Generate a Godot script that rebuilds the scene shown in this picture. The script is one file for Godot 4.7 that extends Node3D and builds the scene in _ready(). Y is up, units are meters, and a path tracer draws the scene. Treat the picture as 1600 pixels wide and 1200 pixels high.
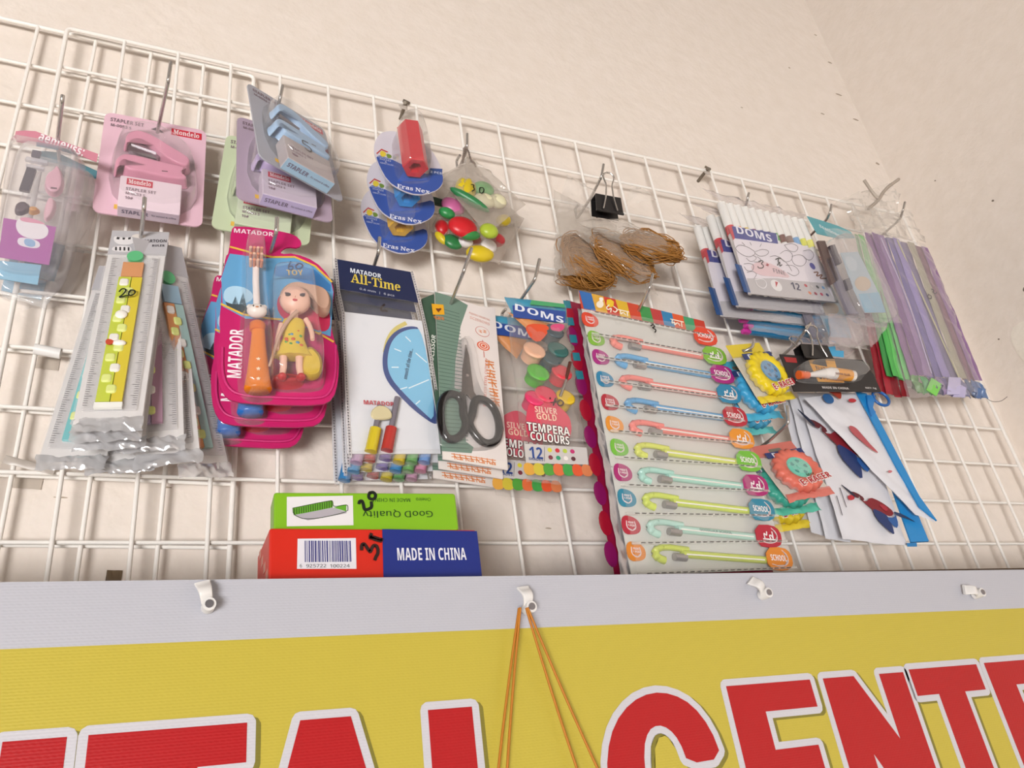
extends Node3D
# A stationery display: wire grid on a cream wall, packs on prong hooks, two boxes and a banner on the ledge below.
# x runs right along the wall, y up, z out of the wall; metres; the origin is the top left corner of the wire grid.

var mats := {}
var taken := {}
var font_bold: SystemFont
var font_plain: SystemFont
var font_serif: SystemFont

func _ready():
	var cam := Camera3D.new()
	cam.name = "camera"
	cam.position = Vector3(.1098, -.7207, .6051)
	cam.rotation_degrees = Vector3(28.4298, -26.8037, -8.5927)
	cam.fov = 50.697
	cam.near = .02
	cam.far = 60.0
	add_child(cam)
	cam.current = true
	var env := Environment.new()
	var sky := Sky.new()
	var sm := ProceduralSkyMaterial.new()
	sm.sky_top_color = Color(.80, .87, 1.0)
	sm.sky_horizon_color = Color(.97, .98, 1.0)
	sm.ground_bottom_color = Color(.42, .40, .37)
	sm.ground_horizon_color = Color(.62, .60, .57)
	sm.sun_angle_max = 0.0
	sky.sky_material = sm
	env.background_mode = Environment.BG_SKY
	env.sky = sky
	env.tonemap_mode = Environment.TONE_MAPPER_LINEAR
	env.tonemap_exposure = 1.0
	env.sdfgi_enabled = true
	env.ssao_enabled = true
	env.ssil_enabled = true
	var we := WorldEnvironment.new()
	we.name = "daylight"
	we.environment = env
	add_child(we)
	# daylight comes in through the glass shop door behind the photographer
	var day := AreaLight3D.new()
	day.name = "door_daylight"
	day.area_size = Vector2(1.7, .95)
	day.position = Vector3(-2.1, -1.95, 3.93)
	day.light_color = Color(1.0, .99, .985)
	day.light_energy = 23.5
	day.area_range = 12.0
	day.shadow_enabled = true
	add_child(day)
	fonts()
	shell()
	grid()
	banner()
	boxes()
	hooks()
	packs()

# ---------------------------------------------------------------- helpers
func fonts():
	font_bold = SystemFont.new()
	font_bold.font_names = PackedStringArray(["Droid Sans"])
	font_bold.font_weight = 700
	font_plain = SystemFont.new()
	font_plain.font_names = PackedStringArray(["Droid Sans"])
	font_serif = SystemFont.new()
	font_serif.font_names = PackedStringArray(["Droid Serif"])
	font_serif.font_weight = 700

func mat(hex: String, rough := .55, metal := 0.0, alpha := 1.0, back := 0.0) -> StandardMaterial3D:
	var key := "%s %.3f %.2f %.3f %.2f" % [hex, rough, metal, alpha, back]
	if mats.has(key):
		return mats[key]
	var m := StandardMaterial3D.new()
	m.albedo_color = Color(hex, alpha)
	m.roughness = rough
	m.metallic = metal
	m.cull_mode = BaseMaterial3D.CULL_DISABLED
	if alpha < 1.0:
		m.transparency = BaseMaterial3D.TRANSPARENCY_ALPHA
	if back > 0.0:
		m.backlight_enabled = true
		m.backlight = Color(back, back, back)
	mats[key] = m
	return m

func film(alpha := .08, hex := "ffffff", rough := .07) -> StandardMaterial3D:
	return mat(hex, rough, 0.0, alpha)

func paper(hex: String) -> StandardMaterial3D:
	return mat(hex, .45)

func ink(hex: String) -> StandardMaterial3D:
	return mat(hex, .5)

func plastic(hex: String) -> StandardMaterial3D:
	return mat(hex, .28)

func numbered(n: String) -> String:
	var k: int = taken.get(n, 0)
	taken[n] = k + 1
	return n if k == 0 else "%s_%03d" % [n, k]

func pose(x: float, y: float, z: float, yaw := 0.0, pitch := 0.0, roll := 0.0) -> Transform3D:
	return Transform3D(Basis.from_euler(Vector3(deg_to_rad(pitch), deg_to_rad(yaw), deg_to_rad(roll))), Vector3(x, y, z))

func tag(o: Node3D, label: String, category: String, group := ""):
	o.set_meta("label", label)
	o.set_meta("category", category)
	if group != "":
		o.set_meta("group", group)

func thing(called: String, label: String, category: String, at: Transform3D, group := "") -> Node3D:
	var o := Node3D.new()
	o.name = numbered(called)
	o.transform = at
	add_child(o)
	tag(o, label, category, group)
	return o

func part(called: String, mesh: Mesh, m: Material, parent: Node, at := Vector3.ZERO) -> MeshInstance3D:
	var o := MeshInstance3D.new()
	o.name = called
	o.mesh = mesh
	o.material_override = m
	o.position = at
	parent.add_child(o, true)
	return o

func structure(called: String, mesh: Mesh, m: Material, at := Vector3.ZERO) -> MeshInstance3D:
	var o := part(numbered(called), mesh, m, self, at)
	o.set_meta("kind", "structure")
	return o

func V(a: Array) -> PackedVector2Array:
	var p := PackedVector2Array()
	for i in range(0, a.size(), 2):
		p.append(Vector2(a[i], a[i + 1]))
	return p

func rect(x0: float, y0: float, x1: float, y1: float) -> PackedVector2Array:
	return V([x0, y0, x1, y0, x1, y1, x0, y1])

func rrect(x0: float, y0: float, x1: float, y1: float, r: float, n := 5) -> PackedVector2Array:
	var p := PackedVector2Array()
	var cs := [[x1 - r, y1 - r, 0.0], [x0 + r, y1 - r, 90.0], [x0 + r, y0 + r, 180.0], [x1 - r, y0 + r, 270.0]]
	for c in cs:
		for i in n + 1:
			var t := deg_to_rad(c[2] + 90.0 * i / n)
			p.append(Vector2(c[0] + cos(t) * r, c[1] + sin(t) * r))
	return p

func oval(c: Vector2, rx: float, ry: float, n := 24, turn := 0.0) -> PackedVector2Array:
	var p := PackedVector2Array()
	for i in n:
		p.append(c + Vector2(cos(TAU * i / n) * rx, sin(TAU * i / n) * ry).rotated(turn))
	return p

func soft(p: PackedVector2Array, times := 2) -> PackedVector2Array:      # corner cutting
	for k in times:
		var q := PackedVector2Array()
		for i in p.size():
			var a := p[i]
			var b := p[(i + 1) % p.size()]
			q.append(a.lerp(b, .25))
			q.append(a.lerp(b, .75))
		p = q
	return p

func soft_line(p: PackedVector2Array, times := 2) -> PackedVector2Array:
	for k in times:
		var q := PackedVector2Array([p[0]])
		for i in p.size() - 1:
			q.append(p[i].lerp(p[i + 1], .25))
			q.append(p[i].lerp(p[i + 1], .75))
		q.append(p[p.size() - 1])
		p = q
	return p

func plate(p: PackedVector2Array, z0: float, z1: float, st: SurfaceTool = null) -> Mesh:   # outline extruded from z0 to z1
	var own := st == null
	if own:
		st = SurfaceTool.new()
		st.begin(Mesh.PRIMITIVE_TRIANGLES)
	st.set_smooth_group(-1)
	if Geometry2D.is_polygon_clockwise(p):
		p = p.duplicate()
		p.reverse()
	var t := Geometry2D.triangulate_polygon(p)
	for i in range(0, t.size(), 3):
		for k in [0, 2, 1]:
			st.add_vertex(Vector3(p[t[i + k]].x, p[t[i + k]].y, z1))
		for k in [0, 1, 2]:
			st.add_vertex(Vector3(p[t[i + k]].x, p[t[i + k]].y, z0))
	for i in p.size():
		var a := p[i]
		var b := p[(i + 1) % p.size()]
		for q in [[a, z0], [a, z1], [b, z1], [a, z0], [b, z1], [b, z0]]:
			st.add_vertex(Vector3(q[0].x, q[0].y, q[1]))
	if not own:
		return null
	st.generate_normals()
	return st.commit()

func loft(rings: Array, caps := true, smooth := true, st: SurfaceTool = null) -> Mesh:      # closed rings of equal count
	var own := st == null
	if own:
		st = SurfaceTool.new()
		st.begin(Mesh.PRIMITIVE_TRIANGLES)
	var n: int = rings[0].size()
	st.set_smooth_group(0 if smooth else -1)
	for j in rings.size() - 1:
		for i in n:
			var a: Vector3 = rings[j][i]
			var b: Vector3 = rings[j][(i + 1) % n]
			var c: Vector3 = rings[j + 1][(i + 1) % n]
			var d: Vector3 = rings[j + 1][i]
			for v in [a, c, b, a, d, c]:
				st.add_vertex(v)
	if caps:
		st.set_smooth_group(-1)
		for e in [0, rings.size() - 1]:
			var mid := Vector3.ZERO
			for v in rings[e]:
				mid += v / n
			for i in n:
				var a: Vector3 = rings[e][i]
				var b: Vector3 = rings[e][(i + 1) % n]
				for v in ([a, b, mid] if e == 0 else [b, a, mid]):
					st.add_vertex(v)
	if not own:
		return null
	st.generate_normals()
	return st.commit()

func ring(p: PackedVector2Array, z: float, grow := 0.0) -> PackedVector3Array:             # an outline at height z, drawn in by grow
	var q := PackedVector3Array()
	var c := Vector2.ZERO
	var lo := p[0]
	var hi := p[0]
	for v in p:
		lo = lo.min(v)
		hi = hi.max(v)
	c = (lo + hi) / 2.0
	var half := (hi - lo) / 2.0
	for v in p:
		var d := v - c
		q.append(Vector3(c.x + d.x * (half.x + grow) / maxf(half.x, .0001), c.y + d.y * (half.y + grow) / maxf(half.y, .0001), z))
	return q

func dome(p: PackedVector2Array, z0: float, z1: float, inset := .003) -> Mesh:              # a pressed blister over an outline
	var h := z1 - z0
	return loft([ring(p, z0, inset * .5), ring(p, z0 + h * .1, 0.0), ring(p, z0 + h * .8, -inset * .55), ring(p, z1 - h * .04, -inset), ring(p, z1, -inset * 1.7), ring(p, z1, -inset * 3.0)], true, true)

func tube(path: PackedVector3Array, r: float, n := 8, st: SurfaceTool = null, r_end := -1.0) -> Mesh:
	var rings := []
	var side := Vector3.ZERO
	for i in path.size():
		var d := (path[mini(i + 1, path.size() - 1)] - path[maxi(i - 1, 0)]).normalized()
		if side == Vector3.ZERO:
			side = d.cross(Vector3.UP if absf(d.y) < .9 else Vector3.RIGHT).normalized()
		side = (side - d * side.dot(d)).normalized()
		var up := d.cross(side)
		var rr := r if r_end < 0.0 else lerpf(r, r_end, float(i) / (path.size() - 1))
		var q := PackedVector3Array()
		for k in n:
			q.append(path[i] + (side * cos(TAU * k / n) + up * sin(TAU * k / n)) * rr)
		rings.append(q)
	return loft(rings, true, true, st)

func bend(path: PackedVector3Array, r := .003, n := 4) -> PackedVector3Array:               # rounds the corners of a wire
	var q := PackedVector3Array([path[0]])
	for i in range(1, path.size() - 1):
		var a := path[i] + (path[i - 1] - path[i]).limit_length(r)
		var b := path[i] + (path[i + 1] - path[i]).limit_length(r)
		for k in n + 1:
			var t := float(k) / n
			q.append(a.lerp(path[i], t).lerp(path[i].lerp(b, t), t))
	q.append(path[path.size() - 1])
	return q

func lathe(profile: Array, n := 16, squash := 1.0) -> Mesh:                                  # [radius, height] pairs turned about y
	var rings := []
	for e in profile:
		var q := PackedVector3Array()
		for k in n:
			q.append(Vector3(cos(TAU * k / n) * e[0], e[1], -sin(TAU * k / n) * e[0] * squash))
		rings.append(q)
	return loft(rings)

func ball(rx: float, ry: float, rz: float, n := 14) -> Mesh:
	var rings := []
	for j in range(0, n + 1):
		var t := PI * clampf(float(j) / n, .02, .98)
		var q := PackedVector3Array()
		for k in n * 2:
			q.append(Vector3(sin(t) * cos(PI * k / n) * rx, -cos(t) * ry, -sin(t) * sin(PI * k / n) * rz))
		rings.append(q)
	return loft(rings)

func block(w: float, h: float, d: float, r := .002) -> Mesh:                                 # a box with rounded edges about its middle
	var o := rrect(-w / 2, -h / 2, w / 2, h / 2, r * 1.5, 3)
	return loft([ring(o, -d / 2, -r), ring(o, -d / 2 + r * .3, -r * .3), ring(o, -d / 2 + r), ring(o, d / 2 - r), ring(o, d / 2 - r * .3, -r * .3), ring(o, d / 2, -r)], true, false)

func text(parent: Node, s: String, at: Vector2, w: float, h: float, col: String, z := .0004, deg := 0.0, face: Font = null, called := "lettering") -> MeshInstance3D:
	var t := TextMesh.new()
	t.text = s
	t.font = face if face else font_bold
	t.font_size = 48
	t.pixel_size = .01
	t.depth = .02
	t.curve_step = 4.0
	var b := t.get_aabb()
	var k := h / maxf(b.size.y, .001)
	var kx := k if w == 0.0 else w / maxf(b.size.x, .001)
	var o := part(called, t, ink(col), parent)
	var turn := Basis(Vector3.BACK, deg_to_rad(deg))
	var mid := b.position + b.size / 2.0
	o.transform = Transform3D(turn * Basis.from_scale(Vector3(kx, k, .005)), Vector3(at.x, at.y, z) - turn * Vector3(mid.x * kx, mid.y * k, 0))
	return o

func ribbon(line: PackedVector2Array, w: float) -> PackedVector2Array:                       # outline of a pen stroke
	var a := PackedVector2Array()
	var b := PackedVector2Array()
	for i in line.size():
		var d := (line[mini(i + 1, line.size() - 1)] - line[maxi(i - 1, 0)]).normalized().orthogonal() * w * .5
		a.append(line[i] + d)
		b.append(line[i] - d)
	b.reverse()
	a.append_array(b)
	return a

func strokes(parent: Node, lines: Array, w: float, col: String, z := .0006, called := "handwritten_price") -> MeshInstance3D:
	var st := SurfaceTool.new()
	st.begin(Mesh.PRIMITIVE_TRIANGLES)
	for l in lines:
		var q := soft_line(l)
		for i in q.size() - 1:
			var d := (q[i + 1] - q[i]).normalized() * w * .25
			plate(ribbon(PackedVector2Array([q[i] - d, q[i + 1] + d]), w), z - .0001, z + .00008 + .00001 * (i % 3), st)
	st.generate_normals()
	return part(called, st.commit(), ink(col), parent)

func flat(called: String, p: PackedVector2Array, col: String, parent: Node, z := .0002, m: Material = null) -> MeshInstance3D:   # a printed area: a film of ink
	return part(called, plate(p, z - .00012, z), m if m else ink(col), parent)

# a crinkled clear sheet over a four-cornered outline (top left, top right, bottom right, bottom left), bulging by `bulge`
func crinkle(c: PackedVector2Array, bulge: float, rough_: float, seed_: int, nx := 18, ny := 22, both := true, z := 0.0, freq := 60.0) -> Mesh:
	var noise := FastNoiseLite.new()
	noise.seed = seed_
	noise.frequency = freq
	noise.noise_type = FastNoiseLite.TYPE_SIMPLEX
	noise.fractal_octaves = 3
	var st := SurfaceTool.new()
	st.begin(Mesh.PRIMITIVE_TRIANGLES)
	st.set_smooth_group(0)
	for side in ([1.0, -1.0] if both else [1.0]):
		var g := []
		for j in ny + 1:
			var v := float(j) / ny
			var row := []
			for i in nx + 1:
				var u := float(i) / nx
				var p := c[0].lerp(c[1], u).lerp(c[3].lerp(c[2], u), v)
				var e := minf(1.0, 6.0 * minf(minf(u, 1 - u), minf(v, 1 - v)))
				var dome_ := pow(maxf(sin(PI * u) * sin(PI * v), 0.0), .45)
				var nz := noise.get_noise_3d(p.x, p.y, side * .1)
				var edge := noise.get_noise_2d(p.y * 1.3 + 5.0, p.x * 1.3) * rough_ * .6
				row.append(Vector3(p.x + edge * (1.0 - e), p.y + edge * (1.0 - e), z + side * bulge * dome_ + (absf(nz) - .2) * rough_ * 2.2 * lerpf(.35, 1.0, e) * side + noise.get_noise_2d(p.x * .4, p.y * .4) * rough_))
			g.append(row)
		for j in ny:
			for i in nx:
				for q in ([[0, 0], [1, 0], [1, 1], [0, 0], [1, 1], [0, 1]] if side > 0 else [[0, 0], [1, 1], [1, 0], [0, 0], [0, 1], [1, 1]]):
					st.add_vertex(g[j + q[1]][i + q[0]])
	st.generate_normals()
	return st.commit()

# ---------------------------------------------------------------- the place
func wall_paint(hex: String, fleck := .5) -> StandardMaterial3D:
	var m := StandardMaterial3D.new()
	m.albedo_color = Color(hex)
	m.roughness = .62
	var n := FastNoiseLite.new()
	n.seed = 4
	n.frequency = .02
	n.fractal_octaves = 5
	var tex := NoiseTexture2D.new()
	tex.noise = n
	tex.width = 512
	tex.height = 512
	tex.seamless = true
	var ramp := Gradient.new()
	ramp.set_color(0, Color(.975, .97, .96))
	ramp.set_color(1, Color(1, 1, 1))
	tex.color_ramp = ramp
	m.albedo_texture = tex
	var nn := FastNoiseLite.new()
	nn.seed = 9
	nn.frequency = .035
	nn.fractal_octaves = 4
	var bump := NoiseTexture2D.new()
	bump.noise = nn
	bump.width = 512
	bump.height = 512
	bump.seamless = true
	bump.as_normal_map = true
	bump.bump_strength = 2.0
	m.normal_enabled = true
	m.normal_texture = bump
	m.normal_scale = fleck
	m.uv1_triplanar = true
	m.uv1_world_triplanar = true
	m.uv1_scale = Vector3(3, 3, 3)
	return m

func slab(w: float, h: float, d: float) -> BoxMesh:
	var b := BoxMesh.new()
	b.size = Vector3(w, h, d)
	return b

func shell():
	var cream := wall_paint("ebe1d8")
	var dull := wall_paint("85827f")
	structure("wall_back", slab(4.7, 3.7, .1), cream, Vector3(-1.2, -.7, -.07))
	structure("wall_right", slab(.1, 3.7, 4.2), cream, Vector3(1.197, -.7, 2.0))
	structure("wall_left", slab(.1, 3.7, 4.2), mat("6f6b68", .7), Vector3(-3.5, -.7, 2.0))
	structure("ceiling", slab(4.8, .1, 4.2), wall_paint("8f8b87"), Vector3(-1.15, 1.1, 2.0))
	structure("floor", slab(4.8, .1, 4.2), mat("aaa39a", .5), Vector3(-1.15, -2.5, 2.0))
	structure("wall_front", slab(4.8, 3.7, .1), dull, Vector3(-1.15, -.7, 4.05))
	var glow := StandardMaterial3D.new()
	glow.albedo_color = Color(.9, .92, .95)
	glow.emission_enabled = true
	glow.emission = Color(1.0, .985, .96)
	glow.emission_energy_multiplier = .8
	structure("door_1", slab(1.7, .95, .02), glow, Vector3(-2.1, -1.95, 3.96))
	var frame := mat("8d8f92", .35, .8)
	for e in [[-2.98, -1.92, .06, 1.05], [-1.22, -1.92, .06, 1.05], [-2.1, -1.43, 1.82, .08]]:
		structure("trim_2", slab(e[2], e[3], .06), frame, Vector3(e[0], e[1], 3.97))
	# grime, nail holes and flaked paint on the walls
	var marks := [[1.13, .439, .004, .0016], [1.134, .368, .006, .002], [1.118, .283, .009, .0022], [1.132, .228, .008, .0022], [1.135, .13, .005, .003], [1.024, .317, .0025, .0018], [1.056, .219, .005, .0016], [.88, .18, .003, .001], [.12, -.46, .005, .0008], [.32, -.44, .006, .0007], [.44, -.49, .004, .0008], [.05, -.47, .006, .0007]]
	for k in marks.size():
		var d: Array = marks[k]
		var o := part(numbered("trim_1"), plate(soft(V([-d[2], 0, 0, d[3], d[2], -d[3] * .4, .2 * d[2], -d[3]])), 0, .0005), mat("a99a88", .8), self, Vector3(d[0], d[1], -.02))
		o.set_meta("kind", "structure")
	# a flaked plaster patch and a hole on the right wall
	var flake := part(numbered("trim_1"), plate(soft(V([-.012, .03, .01, .036, .03, .02, .034, -.012, .018, -.034, -.004, -.026, -.014, -.008])), 0, .0006), wall_paint("efe8dd"), self, Vector3(1.147, -.26, .05))
	flake.rotation.y = -PI / 2
	flake.set_meta("kind", "structure")
	for d in [[-.051, .101, .0022], [.039, .043, .0014], [-.19, .085, .006], [-.23, .023, .0016]]:
		var h := part(numbered("trim_1"), plate(soft(V([-d[2], 0, 0, d[2] * .8, d[2], -d[2] * .3, 0, -d[2]])), 0, .0005), mat("7d7064", .8), self, Vector3(1.147, d[0], d[1]))
		h.rotation.y = -PI / 2
		h.set_meta("kind", "structure")

func wire(pts: Array, r: float, st: SurfaceTool = null) -> Mesh:
	return tube(bend(PackedVector3Array(pts), .006), r, 8, st)

func grid():
	var white := mat("f2eee8", .3)
	var g := thing("wire_grid_panel", "long white wire grid panel carrying all the hanging packs", "wire grid", pose(0, 0, 0))
	var xs := [.0015, .0512, .1, .1502, .1993, .2495, .299, .3478, .3995, .4475, .5, .5496, .6015, .6502, .7012, .7530, .8035, .8525, .9020, .9535, 1.0020, 1.0520, 1.1040]
	var bottom := -.78
	part("frame_wire", wire([Vector3(xs[0], bottom, 0), Vector3(xs[0], 0, 0), Vector3(xs[22], 0, 0), Vector3(xs[22], bottom, 0)], .0021), white, g)
	for c in range(1, 22):
		part("upright_wire", wire([Vector3(xs[c], 0, .0005), Vector3(xs[c] * .5 + c * .025, bottom, .0005)], .0017), white, g)
	for r in range(1, 15):
		part("cross_wire", wire([Vector3(xs[0], -.051 * r, -.0025), Vector3(xs[22], -.051 * r, -.0025)], .0016), white, g)
	var b := thing("wire_grid_panel", "white wire grid panel at the left edge, lying against the wall behind the long one", "wire grid", pose(.174, .0015, -.0095, 0, 0, -.8))
	var w := -.55
	part("frame_wire", wire([Vector3(w, 0, 0), Vector3(0, 0, 0), Vector3(0, bottom, 0)], .0021), white, b)
	for c in range(1, 11):
		part("upright_wire", wire([Vector3(-.0495 * c, 0, .0005), Vector3(-.0495 * c, bottom, .0005)], .0017), white, b)
	for r in range(1, 15):
		part("cross_wire", wire([Vector3(w, -.0512 * r, -.0025), Vector3(0, -.0512 * r, -.0025)], .0016), white, b)

# ---------------------------------------------------------------- banner, ledge and boxes
func weave() -> StandardMaterial3D:
	var im := Image.create(64, 64, false, Image.FORMAT_RGB8)
	for y in 64:
		for x in 64:
			var v := .5 + .5 * sin(TAU * y / 8.0) * .7 + .25 * sin(TAU * x / 16.0 + 1.3 * sin(TAU * y / 16.0))
			im.set_pixel(x, y, Color(v, v, v))
	im.bump_map_to_normal_map(2.0)
	var m := StandardMaterial3D.new()
	m.roughness = .42
	m.normal_enabled = true
	m.normal_texture = ImageTexture.create_from_image(im)
	m.normal_scale = .14
	m.uv1_triplanar = true
	m.uv1_world_triplanar = true
	m.uv1_scale = Vector3(80, 80, 80)
	return m

func cloth(hex: String, base: StandardMaterial3D) -> StandardMaterial3D:
	var m: StandardMaterial3D = base.duplicate()
	m.albedo_color = Color(hex)
	return m

func banner():
	structure("trim_3", slab(1.62, .06, .1365), mat("4a3726", .8), Vector3(.33, -.6045, .0485))
	var w := weave()
	var b := thing("banner", "yellow printed banner with a white top band and huge red letters on the ledge", "banner", pose(.33, -.575, .119, 0, 0, -.22))
	var x0 := -.85
	var x1 := .812
	part("top_band", plate(rect(x0, -.0345, x1, 0), 0, .0008), cloth("b6b7c0", w), b)
	part("yellow_field", plate(rect(x0, -.42, x1, -.0345), 0, .0008), cloth("bcac40", w), b)
	var h := -.105
	var shapes := {
		"I": [V([0, 0, 27.5, 0, 27.5, -105, 0, -105])],
		"T": [V([0, 0, 76, 0, 76, -19.5, 52, -19.5, 52, -105, 23, -105, 23, -19.5, 0, -19.5])],
		"A": [V([26, 0, 54, 0, 83, -105, 54, -105, 49.5, -85, 30, -85, 25.5, -105, -4, -105]), V([34, -66, 45, -66, 39.8, -32])],
		"L": [V([0, 0, 27.5, 0, 27.5, -84, 68, -84, 68, -105, 0, -105])],
		"C": [V([88, -43, 84, -24, 74, -9, 60, -1, 44, 1, 27, -4, 12, -16, 3, -33, 0, -53, 3, -73, 12, -90, 27, -102, 44, -106, 61, -103, 75, -94, 84, -79, 88, -62, 62, -60, 59, -75, 52, -84, 44, -86, 36, -84, 30, -76, 27, -53, 30, -32, 36, -22, 44, -19, 52, -22, 58, -30, 61, -44])],
		"E": [V([0, 0, 75, 0, 75, -18.5, 28, -18.5, 28, -43, 66, -43, 66, -61, 28, -61, 28, -86, 76, -86, 76, -105, 0, -105])],
		"N": [V([0, 0, 30, 0, 56, -46, 56, 0, 81, 0, 81, -105, 54, -105, 26, -53, 26, -105, 0, -105])],
	}
	var row := [["I", 54.0, 0.0], ["T", 91.0, 0.0], ["A", 169.0, -1.0], ["L", 268.5, -1.0], ["C", 379.0, -2.0], ["E", 484.0, -1.0], ["N", 571.5, -1.0], ["T", 659.5, .5], ["E", 745.0, 1.0]]
	var white := cloth("c6c5cc", w)
	var red := cloth("ac0c14", w)
	var olive := cloth("7d752a", w)
	for e in row:
		var l := Node3D.new()
		l.name = "letter"
		b.add_child(l, true)
		l.position = Vector3(e[1] * .001 - .33, -.0785 + e[2] * .001, 0)
		var p := PackedVector2Array()
		for v in shapes[e[0]][0]:
			p.append(v * .001)
		if e[0] == "C":
			p = soft(p, 1)
		var big := PackedVector2Array()
		for v in p:
			big.append(v * 1000.0)
		var out := Geometry2D.offset_polygon(big, 4.6, Geometry2D.JOIN_ROUND)
		for k in out[0].size():
			out[0][k] *= .001
		var drop := PackedVector2Array()
		for v in out[0]:
			drop.append(v + Vector2(.0027, -.0016))
		part("printed_drop_edge", plate(drop, .0008, .00095), olive, l)
		part("letter_outline", plate(out[0], .0008, .0011), white, l)
		part("letter_face", plate(p, .0008, .00135), red, l)
		if e[0] == "A":
			var q := PackedVector2Array()
			for v in shapes["A"][1]:
				q.append(v * .001)
			part("letter_counter", plate(q, .0008, .0015), white, l)
	# cable clips nailed along the white band
	var spots := [[Vector3(.1421,-.5847,.121), 14.0, 1.0, "second from the left, without string"], [Vector3(.339,-.5918,.121), 6.0, .95, "carrying the orange string"], [Vector3(.5312,-.5888,.121), 38.0, .9, "tilted, right of the orange string"], [Vector3(.7584,-.5971,.121), 72.0, .9, "lying flat at the far right end"]]
	var wh := mat("dedcda", .3)
	for i in spots.size():
		var s: Array = spots[i]
		var k := thing("cable_clip", ["white nailed cable clip on the banner band below the ruler packs", "white cable clip from which the orange string hangs", "tilted white cable clip on the band below the pen strips", "white cable clip lying sideways at the right end of the band"][i], "cable clip", pose(s[0].x, s[0].y, s[0].z, 0, 0, s[1]), "cable clips on the banner")
		var arc := []
		for j in 9:
			var t := lerpf(-.1, 1.0, j / 8.0)
			var y := .007 - t * .0115
			var z := .0015 + .0062 * sin(clampf(t, 0, 1) * PI * .8 + .25)
			arc.append(ring(rrect(-.0042 + .0012 * t, -.0012, .0042 - .0012 * t, .0012, .0007, 2), 0))
			var q: PackedVector3Array = arc[j]
			for n in q.size():
				q[n] = Vector3(q[n].x, y, z + q[n].y)
			arc[j] = q
		part("strap", loft(arc), wh, k)
		part("eyelet", tube(PackedVector3Array([Vector3(.0004, -.0062, 0), Vector3(.0004, -.0065, .0088)]), .0037, 16), wh, k)
		part("nail_head", tube(PackedVector3Array([Vector3(.0004, -.0065, .0086), Vector3(.0004, -.0065, .0095)]), .0023, 12), mat("96949a", .4, .9), k)
	# the string
	var s := thing("string", "orange string looped over the middle cable clip, hanging in two long pairs", "string", pose(Vector3(.3323,-.6011,.13).x, Vector3(.3323,-.6011,.13).y, .13))
	var o: Vector3 = s.position
	var amber := mat("b9741b", .6)
	for e in [[Vector3(-.0015, .002, 0), Vector3(.3058,-.6914,.127)], [Vector3(-.001, .002, .001), Vector3(.3114,-.6919,.127)], [Vector3(.0035, .002, 0), Vector3(.3571,-.6965,.127)], [Vector3(.004, .002, .001), Vector3(.3713,-.698,.127)]]:
		var line := PackedVector3Array()
		for j in 13:
			var t := j / 12.0
			var p: Vector3 = e[0].lerp(e[1] - o, t * 1.35)
			p.z += -.004 * sin(t * PI) * .6
			line.append(p)
		part("strand", tube(line, .0008, 6), amber, s)

func carton(called: String, label: String, at: Transform3D, w: float, h: float, d: float, hex: String) -> Node3D:
	var o := thing(called, label, "box", at)
	part("body", block(w, h, d, .0012), mat(hex, .38), o, Vector3(w / 2, -h / 2, -d / 2))
	return o

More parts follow.
